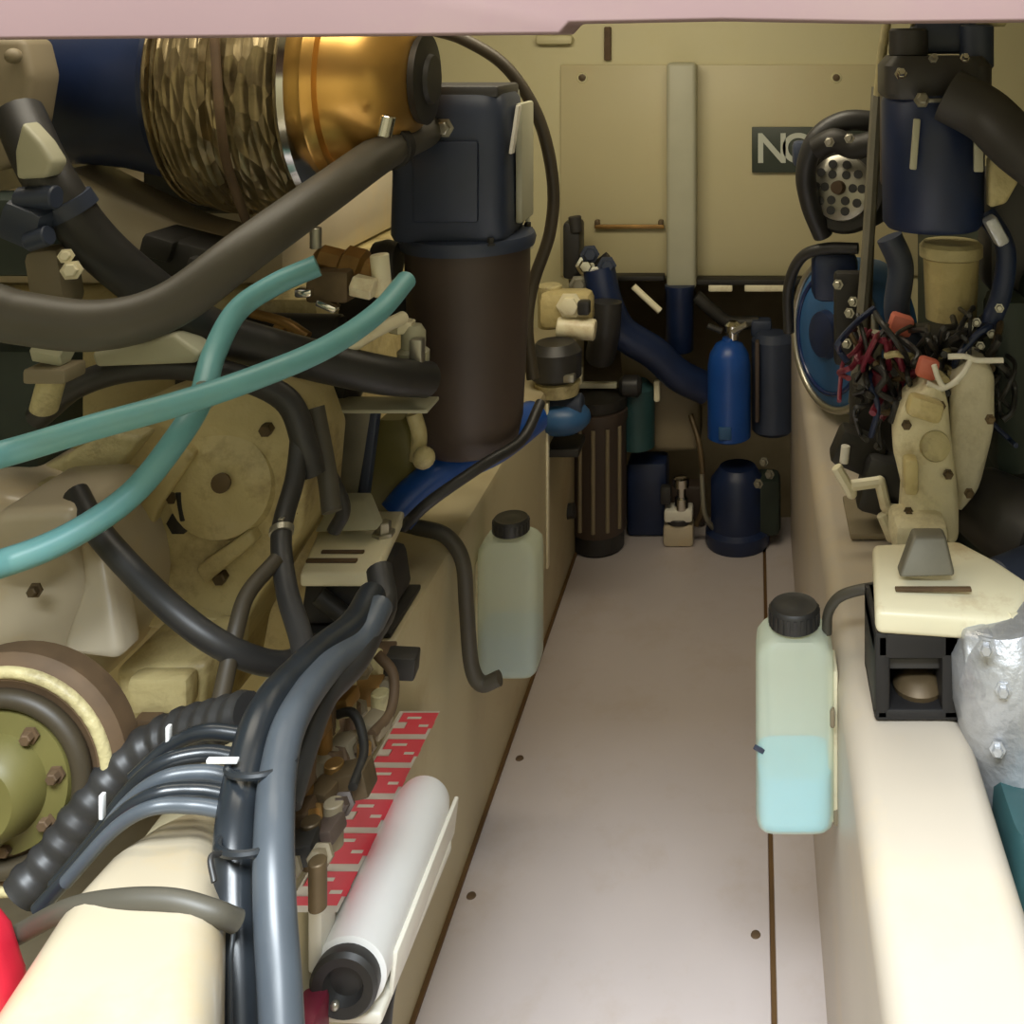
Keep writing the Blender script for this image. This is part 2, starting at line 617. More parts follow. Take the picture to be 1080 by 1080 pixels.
# bell housing: a faceted casting with rim
poly = [(60, 470), (130, 438), (205, 412), (262, 405), (306, 428), (325, 480), (318, 560), (268, 640), (238, 700),
        (226, 765), (120, 770), (40, 760), (-80, 760), (-80, 500)]
hb = MB().prism([P(u, v, 1.42) for u, v in poly], (0, 0.14, 0), bev=0.010)
bh = hb.build('bell_housing', 'cream', le)
m = MB()
m.lathe(P(236, 510, 1.425), (0, -1, 0.12), [(0, 0.075), (0.012, 0.070), (0.020, 0.045), (0.022, 0.030)], 36)
sub(m, 'boss', 'cream', bh, le)
sub(MB().lathe(P(234, 509, 1.396), (0, -1, 0.12), [(0, 0.013), (0.004, 0.013), (0.005, 0.010)], 20), 'plug', 'bronze', bh, le)
m = MB()
m.prism([P(120, 600, 1.40), P(150, 520, 1.40), P(190, 470, 1.40), P(205, 480, 1.40), P(165, 540, 1.40), P(140, 610, 1.40)], (0, 0.03, 0), bev=0.006)
m.prism([P(150, 640, 1.40), P(230, 655, 1.40), P(225, 672, 1.40), P(150, 662, 1.40)], (0, 0.03, 0), bev=0.005)
m.prism([P(205, 600, 1.40), P(262, 560, 1.40), P(270, 572, 1.40), P(215, 618, 1.40)], (0, 0.03, 0), bev=0.005)
sub(m, 'rib', 'cream', bh, le)
for (u, v) in ((188, 520), (237, 605), (285, 450), (305, 540), (170, 590), (120, 480)):
    sub(MB().bolt(P(u, v, 1.425), (0, -1, 0), 0.009, 0.018), 'bolt', 'bronze', bh, le)
sub(MB().bolt(P(193, 548, 1.425), (0, -1, 0), 0.016, 0.014).cyl(P(190, 518, 1.41), P(195, 548, 1.41), 0.006), 'bolt', 'dark_iron', bh, le)

# drum housing in front (left border)
m = MB().lathe(P(-25, 655, 1.28), (0, -1, 0), [(-0.14, 0.160), (-0.02, 0.160), (0.0, 0.152), (0.012, 0.135), (0.014, 0.10), (0.03, 0.08)], 48)
gd = m.build('gear_drum', 'cream_smooth', le)
m = MB()
m.prism([P(76, 540, 1.30), P(108, 588, 1.26), P(128, 700, 1.22), P(60, 690, 1.22), P(85, 620, 1.26)], (0, 0.05, 0), bev=0.012)
m.prism([P(-10, 540, 1.2), P(74, 536, 1.2), P(84, 566, 1.2), P(40, 598, 1.2), P(-10, 606, 1.2)], (0, 0.14, 0), bev=0.014)
sub(m, 'drum_flange', 'cream_smooth', gd, le)
sub(MB().bolt(P(38, 622, 1.235), (0, -1, 0.1), 0.006, 0.01), 'bolt', 'bronze', gd, le)
# ledge and lower panel of the housing
m = MB().prism([P(120, 705, 1.30), P(218, 700, 1.30), P(214, 752, 1.30), P(176, 772, 1.30), P(128, 768, 1.30)], (0, 0.12, 0), bev=0.01)
m.box(P(172, 728, 1.285), (0.075, 0.03, 0.045), bev=0.008)
m.build('inspection_cover', 'cream', le)
MB().box(P(160, 758, 1.27), (0.03, 0.03, 0.014), bev=0.003).build('drain_plug', 'rust', le)

# shaft coupling in the lower left
sc = thing('shaft_coupling', P(18, 905, 1.06), 'round brown shaft coupling flange low on the left border', 'coupling')
c = P(14, 812, 1.06)
MB().lathe(c, (0, -1, 0.05), [(-0.02, 0.118), (0.006, 0.120), (0.014, 0.114), (0.018, 0.098), (0.012, 0.088), (0.008, 0.02)], 56).build('outer_ring', 'rust', sc)
MB().torus(c + Vector((0, -0.016, 0)), (0, -1, 0.05), 0.106, 0.006, 56).build('rim', 'cream_dirty', sc)
MB().torus(c + Vector((0, -0.02, 0)), (0, -1, 0.05), 0.083, 0.009, 56).build('seal_ring', 'rubber_brown', sc)
MB().lathe(c + Vector((0, -0.01, 0)), (0, -1, 0.05), [(0, 0.074), (0.012, 0.070), (0.016, 0.052), (0.040, 0.045), (0.046, 0.038)], 48).build('hub', 'olive', sc)
for k in range(8):
    an = 2 * math.pi * k / 8 + 0.2
    MB().bolt(c + Vector((math.cos(an) * 0.061, -0.023, math.sin(an) * 0.061)), (0, -1, 0), 0.006, 0.010).build('bolt', 'rust', sc)

# ------------------------------------------------------------------ turbocharger across the top left
tb = thing('turbocharger', P(230, 250, 1.40), 'foil-wrapped turbocharger with brass end and navy intake under the pink lip', 'turbocharger')
D = 1.40
cv = 88


def along(prof, name, material, root, dep=D, seg=48, yj=0):
    u0 = prof[0][0]
    p0 = P(u0, cv, dep) + Vector((0, 0.16, 0))
    return MB().lathe(p0, (1, 0, 0), [(PX(u - u0, dep), PX(r, dep)) for u, r in prof], seg).build(name, material, root)


along([(-220, 60), (-210, 92), (30, 100), (70, 104), (120, 116), (140, 122), (147, 118)], 'intake_sleeve', 'navy', tb)
along([(146, 116), (150, 130), (158, 138), (178, 150), (200, 156), (225, 158), (229, 152), (236, 152), (240, 160),
       (262, 158), (285, 150), (292, 152), (298, 140)], 'heat_wrap', 'foil', tb)
m = MB().tube([P(226, 40, D - 0.04), P(232, 120, D - 0.052), P(240, 175, D - 0.03), P(262, 240, D + 0.03)], 0.006)
m.build('wrap_seam', 'rust', tb)
along([(297, 132), (298, 150), (303, 153), (309, 150), (312, 132)], 'band_clamp', 'chrome', tb)
along([(311, 120), (314, 118), (324, 117), (326, 108), (345, 106), (366, 98), (384, 84), (398, 62), (404, 50)], 'brass_housing', 'brass', tb)
along([(403, 30), (404, 52), (412, 54), (415, 30), (420, 28)], 'outlet_flange', 'dark_iron', tb)
m = MB().cyl(P(410, 122, 1.42), P(405, 144, 1.42), 0.010)  # chrome stub added for the bright highlight by the brass end
m.build('highlight_stub', 'chrome', tb)
for k in range(7):
    uu = 160 + k * 9
    along([(uu, 138 + k * 1.5), (uu + 1, 147 + k * 1.6), (uu + 4, 147 + k * 1.6), (uu + 5, 138 + k * 1.5)], 'wrap_crease', 'foil', tb)
# support pedestal to the engine
slab(-0.98, -0.74, 1.66, 1.85, 1.125, 1.24, 0.02).build('pedestal', 'dark_iron', tb)

# cream wedge under the turbo
tag(MB().prism([P(64, 176, 1.5), P(120, 205, 1.5), P(190, 238, 1.5), P(240, 250, 1.5), P(232, 300, 1.5), P(170, 296, 1.5), P(105, 250, 1.5)],
               (0, 0.10, 0), bev=0.01).build('manifold_cover', 'cream_smooth'),
    'cream wedge-shaped cover just below the navy intake sleeve', 'cover')
tag(MB().box(P(200, 268, 1.42), (0.10, 0.08, 0.05), rot=(0, 0.25, 0), bev=0.008).box(P(178, 258, 1.4), (0.04, 0.06, 0.03), rot=(0, 0.3, 0), bev=0.006)
    .box(P(225, 280, 1.39), (0.05, 0.05, 0.02), rot=(0, 0.3, 0), bev=0.005).build('wastegate_actuator', 'dark_iron'),
    'dark iron actuator between the foil wrap and the thick grey hose', 'actuator')

# ------------------------------------------------------------------ large canister filter beside the aisle
df = 1.75
cf = P(494, 470, df)
fl = thing('canister_filter', cf, 'tall black canister filter with square head beside the aisle', 'filter')
MB().lathe(cf, (0, 0, 1), [(0, 0.02), (0.0, 0.070), (0.012, 0.082), (0.05, 0.090), (0.20, 0.098), (0.30, 0.102), (0.335, 0.102), (0.34, 0.09)], 48).build('canister', 'brown_black', fl)
zt = 0.335
MB().lathe(cf + Vector((0, 0, zt)), (0, 0, 1), [(0, 0.09), (0.001, 0.109), (0.014, 0.112), (0.022, 0.109), (0.024, 0.09)], 40).build('collar', 'slate', fl)
m = MB().superbox(cf + Vector((-0.014, 0, zt + 0.022)), [(0, 0.092, 0.085), (0.01, 0.096, 0.09), (0.20, 0.092, 0.085), (0.225, 0.090, 0.083), (0.24, 0.08, 0.072)], n=6)
hd = m.build('head', 'slate', fl)
sub(MB().box(cf + Vector((-0.014, 0, zt + 0.262)), (0.165, 0.15, 0.02), bev=0.006), 'lid', 'charcoal', hd, fl)
sub(MB().bolt(cf + Vector((-0.016, -0.082, zt + 0.205)), (0, -1, 0), 0.011, 0.016), 'bolt', 'steel', hd, fl)
sub(MB().box(cf + Vector((-0.012, -0.088, zt + 0.12)), (0.105, 0.012, 0.13), bev=0.005), 'front_rib', 'slate', hd, fl)
m = MB()
m.cyl(cf + Vector((-0.075, 0.0, zt + 0.19)), cf + Vector((-0.19, -0.02, zt + 0.155)), 0.045)
sub(m, 'inlet_neck', 'charcoal', hd, fl)
MB().box(cf + Vector((0.088, 0.03, zt + 0.14)), (0.012, 0.09, 0.20), bev=0.004).build('side_strap', 'duct_grey', fl)
MB().box(cf + Vector((0.090, -0.05, zt + 0.20)), (0.006, 0.02, 0.08), rot=(0, 0.15, 0), bev=0.002).build('label_edge', 'white_paint', fl)
MB().box(cf + Vector((-0.16, 0.06, 0.22)), (0.15, 0.05, 0.08), bev=0.008).build('bracket', 'dark_iron', fl)
MB().lathe(cf + Vector((-0.11, -0.02, zt - 0.02)), (-1, 0, 0), [(0, 0.03), (0.02, 0.035), (0.04, 0.03)], 20).build('side_port', 'charcoal', fl)
for k in range(4):
    an = 0.6 + k * 1.57
    MB().bolt(cf + Vector((math.cos(an) * 0.105, math.sin(an) * 0.105, zt + 0.018)), (0, 0, 1), 0.006, 0.012).build('bolt', 'dark_iron', fl)

# arched black hose over it
G = 'black hoses of the left engine'
hose('arched_hose', [(452, 30, 1.9), (490, 42, 1.9), (535, 72, 1.92), (568, 125, 1.95), (583, 190, 1.97), (580, 245, 1.97), (562, 300, 1.95), (556, 345, 1.92), (562, 400, 1.9)],
     13, 'rubber_brown', 'thin black hose arching over the tall canister filter', 'hose', G)
hose('drain_tube', [(545, 95, 1.85), (552, 150, 1.86), (555, 215, 1.86), (560, 262, 1.86)], 5, 'duct_grey',
     'thin pale tube down the right side of the canister filter', 'tube')

# ------------------------------------------------------------------ hoses of the left engine
hose('air_hose', [(-330, 300, 1.10), (-60, 318, 1.12), (20, 335, 1.14), (105, 343, 1.16), (180, 322, 1.19), (262, 262, 1.25), (340, 206, 1.35), (405, 160, 1.5), (448, 138, 1.66)],
     52, 'rubber_grey', 'thick grey-black hose sweeping up to the canister filter head', 'hose', G, clamps=(0.9,), clamp_mat='dark_iron')
hose('coolant_hose', [(-330, 560, 1.03), (-60, 495, 1.05), (20, 474, 1.08), (100, 450, 1.11), (190, 425, 1.15), (270, 398, 1.2), (345, 366, 1.27), (398, 330, 1.36), (428, 296, 1.45)],
     27, 'teal', 'upper turquoise hose crossing the cream engine to the canister filter', 'hose', 'turquoise hoses')
hose('coolant_hose', [(-330, 640, 1.05), (-60, 606, 1.07), (15, 590, 1.10), (80, 562, 1.13), (140, 520, 1.17), (185, 465, 1.2), (212, 420, 1.25), (225, 375, 1.3), (250, 328, 1.34), (290, 300, 1.36), (335, 280, 1.38)],
     27, 'teal', 'lower turquoise hose bending up steeply behind the other turquoise hose', 'hose', 'turquoise hoses', clamps=(0.60,))
hose('intake_hose', [(20, 120, 1.28), (50, 185, 1.24), (95, 250, 1.26), (150, 300, 1.3), (215, 345, 1.36), (300, 372, 1.42), (400, 395, 1.5), (450, 400, 1.58)],
     44, 'rubber', 'thick black hose running diagonally beneath the grey hose from the upper left', 'hose', G, clamps=(0.22,), clamp_mat='slate')
hose('bypass_hose', [(40, 440, 1.33), (85, 405, 1.32), (150, 388, 1.33), (230, 392, 1.35), (300, 420, 1.36), (322, 470, 1.35), (330, 500, 1.35)],
     26, 'rubber', 'black hose curling above the bell housing behind the turquoise hoses', 'hose', G)
hose('oil_hose', [(80, 520, 1.24), (100, 556, 1.21), (140, 602, 1.18), (190, 650, 1.15), (240, 684, 1.15), (290, 700, 1.19), (330, 690, 1.24)],
     26, 'rubber', 'black hose slanting down across the cream bell housing', 'hose', G)
hose('breather_hose', [(318, 440, 1.36), (312, 500, 1.33), (297, 560, 1.28), (302, 620, 1.22), (318, 675, 1.15), (322, 720, 1.08)],
     22, 'rubber', 'black hose hanging down the right edge of the bell housing', 'hose', G, clamps=(0.40,))
hose('breather_hose', [(325, 455, 1.42), (345, 495, 1.42), (362, 535, 1.42), (352, 560, 1.42)],
     15, 'rubber', 'short black hose behind the left engine mount gusset', 'hose', G)
hose('overflow_hose', [(292, 590, 1.24), (262, 625, 1.2), (250, 660, 1.17), (240, 705, 1.14), (228, 760, 1.1)],
     18, 'rubber_brown', 'brown-black hose beside the slanting oil hose', 'hose', G)
hose('drain_hose', [(405, 548, 1.7), (440, 556, 1.70), (470, 565, 1.69), (488, 592, 1.68), (492, 640, 1.68), (497, 700, 1.68), (508, 721, 1.68), (527, 715, 1.68)],
     16, 'rubber_grey', 'grey hose hooked over the stringer beside the left bottle', 'hose', G)
hose('water_hose', [(418, 545, 1.66), (440, 520, 1.68), (480, 490, 1.72), (525, 468, 1.80), (562, 440, 1.9)],
     40, 'blue', 'blue hose under the canister filter', 'hose', 'blue hoses')
hose('fuel_hose', [(425, 556, 1.60), (455, 528, 1.60), (510, 490, 1.65), (550, 464, 1.72), (570, 425, 1.80)],
     12, 'rubber', 'thin black hose lying along the blue hose', 'hose', G)
hose('sensor_hose', [(332, 430, 1.40), (345, 500, 1.38), (350, 540, 1.36)], 20, 'rubber_grey', 'short dark hose between bell housing and grey plate', 'hose', G)

# starter motor under the turquoise hose
st = thing('starter_motor', P(320, 428, 1.55), 'black starter motor under the upper turquoise hose', 'motor')
MB().lathe(P(200, 392, 1.64), (1, 0.0, -0.08), [(0, 0.02), (0.002, 0.045), (0.02, 0.052), (0.20, 0.052), (0.22, 0.045), (0.26, 0.04), (0.27, 0.02)], 32).build('body', 'charcoal', st)
MB().cyl(P(250, 350, 1.62), P(360, 352, 1.62), 0.030).build('solenoid', 'rubber', st)
MB().bolt(P(300, 345, 1.59), (0, -1, 0.3), 0.01, 0.02).build('terminal', 'brass_dull', st)

# fittings around the turquoise hose ends
bv = thing('brass_valve', P(372, 318, 1.5), 'brass valve cluster left of the canister filter', 'valve')
MB().lathe(P(332, 272, 1.5), (1, 0, -0.25), [(0, 0.012), (0.01, 0.022), (0.04, 0.022), (0.045, 0.03), (0.07, 0.03), (0.075, 0.02), (0.1, 0.018)], 8).build('body', 'brass_dull', bv)
MB().cyl(P(400, 268, 1.48), P(404, 312, 1.48), 0.013).build('spout', 'pale_cream', bv)
MB().cyl(P(372, 300, 1.46), P(395, 305, 1.46), 0.016, seg=6).build('union_nut', 'pale_cream', bv)
MB().box(P(350, 300, 1.47), (0.06, 0.04, 0.045), bev=0.006).build('valve_block', 'bronze', bv)
MB().cyl(P(333, 262, 1.46), P(333, 240, 1.46), 0.008).build('stem', 'steel', bv)
MB().box(P(322, 308, 1.45), (0.024, 0.02, 0.012), bev=0.003).build('clip', 'chrome', bv)
MB().box(P(346, 322, 1.45), (0.03, 0.02, 0.010), rot=(0, 0.4, 0), bev=0.003).build('clip', 'chrome', bv)
MB().tube([P(265, 330, 1.5), P(300, 340, 1.48), P(325, 355, 1.47)], 0.007).build('supply_pipe', 'brass_dull', bv)
tag(MB().tube([P(360, 372, 1.47), P(395, 350, 1.5), P(425, 335, 1.56)], 0.010).build('copper_pipe', 'pale_cream'),
    'pale pipe rising beside the upper turquoise hose', 'pipe')

fh = thing('filter_housing', P(432, 412, 1.58), 'small pale grey fuel filter left of the black canister', 'filter')
MB().lathe(P(436, 412, 1.58), (0, 0, 1), [(0, 0.012), (0.008, 0.022), (0.06, 0.024), (0.065, 0.018), (0.09, 0.018), (0.1, 0.012)], 20).build('bowl', 'duct_grey', fh)
MB().cyl(P(424, 350, 1.58), P(424, 338, 1.58), 0.02, seg=6).build('cap_nut', 'pale_cream', fh)
MB().box(P(440, 374, 1.56), (0.02, 0.02, 0.05), bev=0.004).build('gauge', 'steel', fh)

gp = thing('support_bracket', P(375, 530, 1.6), 'grey sheet-metal bracket behind the left engine mount', 'bracket')
m = MB().prism([P(342, 432, 1.6), P(392, 430, 1.6), P(380, 530, 1.6), P(364, 530, 1.6)], (0, 0.03, 0), bev=0.003)
m.build('web', 'steel_dull', gp)
MB().box(P(398, 427, 1.58), (0.17, 0.06, 0.006), bev=0.002).build('top_flange', 'duct_grey', gp)
MB().prism([P(390, 436, 1.6), P(398, 436, 1.6), P(386, 530, 1.6), P(374, 530, 1.6)], (0, 0.02, 0), bev=0.002).build('edge_strip', 'slate', gp)
tag(MB().superbox(P(416, 532, 1.72), [(0, 0.036, 0.03), (0.01, 0.042, 0.036), (0.10, 0.042, 0.036), (0.13, 0.034, 0.03), (0.145, 0.018, 0.018)], n=5).build('oil_can', 'olive'),
    'olive green container behind the left engine mount', 'container')
tag(MB().tube([P(436, 436, 1.62), P(442, 458, 1.62), P(440, 485, 1.62)], 0.012).ball(P(447, 483, 1.60), 0.017).build('sight_glass', 'cream_dirty'),
    'small cream elbow with a pale knob under the canister filter', 'fitting')

# clutter at the left border
lb = thing('oil_filter', P(58, 330, 1.26), 'tan oil filter element near the left border above the grey hose', 'filter')
MB().box(P(58, 292, 1.25), (0.045, 0.045, 0.075), rot=(0, -0.15, 0), bev=0.012).build('body', 'grey_brown', lb)
MB().bolt(P(76, 285, 1.22), (0.4, -1, 0.2), 0.008, 0.014).build('fitting', 'pale_cream', lb)
MB().bolt(P(70, 270, 1.22), (0.4, -1, 0.2), 0.006, 0.012).build('fitting', 'pale_cream', lb)
tag(MB().prism([P(22, 128, 1.2), P(42, 150, 1.2), P(56, 172, 1.2), P(48, 188, 1.2), P(16, 190, 1.2), P(14, 160, 1.2)], (0, 0.03, 0), bev=0.006).build('lifting_lug', 'duct_grey'),
    'pale grey lug plate at the upper left border below the navy sleeve', 'lug')
tag(MB().prism([P(-30, 40, 1.34), P(24, 40, 1.34), P(34, 80, 1.34), P(26, 130, 1.34), P(6, 180, 1.34), P(-30, 180, 1.34)], (0, 0.06, 0), bev=0.01)
    .ball(P(14, 59, 1.33), 0.010).build('heat_shield', 'grey_brown'),
    'brown-grey heat shield in the top left corner', 'shield')
tag(MB().box(P(18, 245, 1.34), (0.10, 0.08, 0.10), bev=0.012).cyl(P(40, 225, 1.28), P(64, 215, 1.28), 0.016).build('dark_filler', 'green_black'),  # dark block put in where the cream engine lies in shade
    'dark green-black filler for the shade behind the grey hose at the left border', 'box')
tag(MB().box(P(34, 232, 1.22), (0.05, 0.05, 0.05), rot=(0.2, 0.4, 0), bev=0.01).cyl(P(20, 210, 1.21), P(60, 208, 1.21), 0.014).cyl(P(30, 255, 1.2), P(52, 248, 1.2), 0.012)
    .build('hose_junction', 'slate'), 'slate grey hose junction between the lug plate and the grey hose', 'junction')
tag(MB().box(P(5, 420, 1.4), (0.16, 0.1, 0.16), bev=0.015).build('dark_box', 'green_black'),  # dark box filling in for the shade behind the hoses
    'dark filler box for the shade between the grey and turquoise hoses at the left border', 'box')
ft = thing('pipe_fitting', P(52, 430, 1.24), 'tan pipe fitting at the left between grey and turquoise hoses', 'fitting')
MB().cyl(P(40, 366, 1.22), P(72, 372, 1.22), 0.016, seg=6).build('union_nut', 'duct_grey', ft)
MB().box(P(58, 392, 1.22), (0.05, 0.04, 0.018), bev=0.004).build('flange', 'grey_brown', ft)
MB().cyl(P(56, 395, 1.23), P(46, 432, 1.24), 0.015).build('stub', 'cream_dirty', ft)
tag(MB().prism([P(95, 372, 1.3), P(150, 362, 1.3), P(182, 352, 1.3), P(212, 374, 1.3), P(205, 384, 1.3), P(100, 388, 1.3)], (0, 0.04, 0), bev=0.006).build('pipe_bracket', 'duct_grey'),
    'grey cast bracket under the thick grey hose', 'bracket')
tag(MB().prism([P(22, 500, 1.36), P(60, 486, 1.36), P(110, 455, 1.36), P(150, 462, 1.36), P(120, 500, 1.36), P(100, 532, 1.36), P(20, 522, 1.36)], (0, 0.04, 0), bev=0.008)
    .box(P(50, 512, 1.33), (0.06, 0.03, 0.014), bev=0.003).build('side_cover', 'cream_dirty'),
    'dirty cream cover between the two turquoise hoses', 'cover')

# ------------------------------------------------------------------ left engine mount
lm = thing('engine_mount', P(370, 690, 1.45), 'cream engine mount with black rubber block on the left stringer', 'mount', 'engine mounts')
zt = 0.678
m = MB().prism([Vector((P(316, 0, 1.42).x, 1.42, zt)), Vector((P(396, 0, 1.42).x, 1.42, zt)), Vector((P(427, 0, 1.61).x, 1.61, zt)), Vector((P(345, 0, 1.61).x, 1.61, zt))],
               (0, 0, -0.020), bev=0.005)
pl = m.build('plate', 'pale_cream', lm)
sub(MB().prism([P(330, 562, 1.5), P(350, 528, 1.55), P(385, 528, 1.55), P(398, 560, 1.5)], (0, 0.03, 0), bev=0.004), 'gusset', 'duct_grey', pl, lm)
sub(MB().box((P(350, 0, 1.45).x, 1.45, zt + 0.002), (0.07, 0.008, 0.004), bev=0.001).box((P(360, 0, 1.47).x, 1.475, zt + 0.002), (0.06, 0.006, 0.004), bev=0.001),
    'slot', 'rust', pl, lm)
sub(MB().bolt(Vector((P(402, 0, 1.52).x, 1.53, zt)), (0, 0, 1), 0.011, 0.02), 'nut', 'steel', pl, lm)
xc = P(372, 0, 1.48).x
MB().box((xc, 1.50, 0.627), (0.125, 0.12, 0.070), bev=0.014, taper=0.88).build('rubber_block', 'mount_rubber', lm)
MB().cyl((xc + 0.02, 1.435, 0.60), (xc - 0.03, 1.435, 0.64), 0.012).build('stud', 'dark_iron', lm)
MB().tube([(xc + 0.045, 1.46, 0.665), (xc + 0.068, 1.44, 0.64), (xc + 0.062, 1.42, 0.60), (xc + 0.03, 1.41, 0.585)], 0.008).build('snubber_loop', 'rubber', lm)
MB().box((xc, 1.50, 0.584), (0.14, 0.13, 0.008), bev=0.002).build('foot', 'dark_iron', lm)

# ------------------------------------------------------------------ cable run in front
GC = 'black cables in the left foreground'
hose('power_cable', [(392, 628, 1.26), (372, 660, 1.2), (335, 690, 1.12), (285, 742, 1.02), (262, 800, 0.96), (249, 870, 0.9), (247, 950, 0.86), (252, 1030, 0.83), (256, 1130, 0.8)],
     40, 'cable_black', 'thick black cable with the cable ties, left one of the pair', 'cable', GC, n=10)
hose('power_cable', [(400, 640, 1.24), (378, 680, 1.18), (345, 705, 1.1), (310, 755, 1.0), (294, 810, 0.94), (289, 880, 0.88), (290, 960, 0.84), (295, 1040, 0.81), (299, 1130, 0.78)],
     38, 'cable_grey', 'thick dark grey cable, right one of the pair beside the red-white strip', 'cable', GC, n=10)
hose('conduit', [(400, 600, 1.32), (405, 640, 1.28), (392, 665, 1.22), (372, 700, 1.15), (340, 735, 1.08), (318, 790, 1.02), (300, 850, 0.98)],
     30, 'rubber', 'short black conduit dropping from the left engine mount', 'conduit', GC)
for t, (u, v, d_) in enumerate(((252, 885, 0.87), (262, 805, 0.93))):
    tag(MB().torus(P(u + 14, v, d_ + 0.01), (0, 0.25, 1), PX(46, d_) * 0.72, 0.0035, 36, 8).build('cable_tie', 'cable_black'),
        ['black cable tie around the cable pair, lower', 'black cable tie around the cable pair, upper'][t], 'cable tie', 'cable ties')
# looped harness cables behind the pair
loops = [
    ([(262, 752, 1.05), (225, 762, 1.06), (180, 775, 1.07), (140, 800, 1.06), (100, 845, 1.04), (60, 900, 1.02), (20, 945, 1.0)], 44, 'rubber', 0.06),
    ([(258, 775, 1.0), (215, 772, 1.0), (175, 790, 1.0), (140, 822, 0.99)], 16, 'cable_black', 0),
    ([(255, 800, 0.98), (215, 795, 0.98), (170, 806, 0.97), (135, 836, 0.97), (100, 885, 0.96), (58, 935, 0.95)], 17, 'cable_black', 0),
    ([(250, 822, 0.95), (215, 815, 0.95), (170, 822, 0.94), (132, 850, 0.94), (95, 900, 0.93)], 16, 'cable_grey', 0),
    ([(246, 840, 0.93), (210, 834, 0.93), (165, 838, 0.92), (125, 862, 0.92), (84, 910, 0.92), (40, 960, 0.91)], 17, 'cable_black', 0),
    ([(242, 856, 0.91), (205, 850, 0.91), (160, 852, 0.90), (120, 875, 0.90), (70, 930, 0.90)], 15, 'cable_grey', 0),
]
names = ['fat ribbed black conduit curving to the lower left border', 'topmost thin black cable of the looped bundle',
         'black cable second from the top of the looped bundle', 'grey cable in the middle of the looped bundle',
         'black cable fourth in the looped bundle, reaching the left border', 'lowest grey cable of the looped bundle on the cream tank']
for (pts, wd, mt, co), nm in zip(loops, names):
    hose('conduit' if co else 'cable', pts, wd, mt, nm, 'conduit' if co else 'cable', GC, corr=co)
hose('strap_cable', [(20, 985, 0.86), (70, 960, 0.83), (125, 950, 0.815), (180, 950, 0.81), (225, 962, 0.81), (250, 972, 0.82)], 22, 'rubber_grey',
     'dark strap-like cable across the top of the cream tank', 'cable', GC)
for k, (u, v, d_, s) in enumerate(((178, 775, 1.0, 'upper'), (108, 850, 0.94, 'lower'), (235, 802, 0.93, 'middle'))):
    ax = [(0, 0, 1), (0.3, 0, 1), (1, 0, 0)][k]
    tag(MB().box(P(u, v, d_), [(0.004, 0.006, 0.018), (0.004, 0.006, 0.022), (0.028, 0.005, 0.004)][k], bev=0.001).build('cable_tag', 'white'),
        s + ' white cable tag on the looped black bundle', 'cable tag', 'white cable tags')
hose('tie_wire', [(232, 900, 0.84), (222, 905, 0.83), (226, 930, 0.82)], 6, 'rubber', 'tiny black tie end beside the cable pair', 'cable tie')
hose('thin_wire', [(246, 985, 0.80), (243, 1020, 0.79), (243, 1100, 0.78)], 5, 'cable_black', 'thin black wire hanging in front of the cream tank', 'wire')

# cream tank in the near left
ct = thing('header_tank', (-0.55, 0.88, 0.6), 'cream rounded tank in the near left under the looped cables', 'tank')
m = MB()
secs = []
for (d_, ul, ur, vt) in ((1.02, 168, 246, 858), (0.98, 150, 242, 866), (0.90, 108, 240, 892), (0.83, 62, 238, 940), (0.77, 28, 236, 990), (0.70, -30, 230, 1075), (0.66, -70, 228, 1130)):
    pl_, pr_ = P(ul, vt, d_), P(ur, vt, d_)
    zt = pl_.z
    ring = []
    zb = 0.58
    r = 0.035
    for (x, s, a0) in ((pr_.x, -1, 0), (pl_.x, 1, 90)):
        for k in range(7):
            an = math.radians(a0 + k * 15)
            ring.append(Vector((x + s * r + math.cos(an) * r, d_, zt - r + math.sin(an) * r)))
    ring.append(Vector((pl_.x, d_, min(zb, zt - 0.06))))
    ring.append(Vector((pr_.x, d_, min(zb, zt - 0.06))))
    secs.append(ring)
m.rings(secs)
m.build('shell', 'cream_smooth', ct)

tag(MB().prism([P(-90, 965, 0.82), P(-30, 975, 0.82), P(-10, 1000, 0.82), P(6, 1050, 0.82), P(14, 1130, 0.82), P(-90, 1130, 0.82)], (0, 0.03, 0), bev=0.010).build('fuel_can', 'red'),
    'red can in the bottom left corner', 'can')

# ------------------------------------------------------------------ starter relay cluster, tape strip, white pump
rc = thing('relay_cluster', P(370, 900, 1.3), 'cluster of brown and cream relays between the cable pair and red-white strip', 'relay')
cols = ['bronze', 'cream_dirty', 'rust', 'brown_black', 'dark_iron', 'brass_dull', 'grey_brown']
random.seed(11)
k = 0
for row in range(12):
    t = row / 11
    v = 705 + t * 215
    uc = 392 - t * 92
    d_ = 1.34 - t * 0.24
    for j in (-2, -1, 0, 1):
        u = uc + j * (20 + 4 * t) + random.uniform(-5, 5) + 8
        mt = cols[(row * 3 + j * 2 + random.randint(0, 2)) % 7]
        v_ = v + random.uniform(-6, 6)
        d_ = min(0.82 * F / (v_ - PV), 539.0 / (PU - u)) - 0.03
        pz = P(u, v_, d_)
        m = MB()
        if (row + j) % 3 == 0:
            m.cyl(pz + Vector((0, 0, -0.03)), pz + Vector((0, 0, 0.016)), random.uniform(0.007, 0.011))
            nm = 'terminal_post'
        elif (row + j) % 3 == 1:
            m.box(pz, (random.uniform(0.022, 0.04), 0.03, random.uniform(0.014, 0.03)), rot=(0, random.uniform(-.3, .3), random.uniform(-.3, .3)), bev=0.003)
            nm = 'relay_body'
        else:
            m.bolt(pz, (random.uniform(-.3, .3), -1, 0.6), 0.008, 0.024)
            nm = 'bolt'
        m.build(nm, mt, rc)
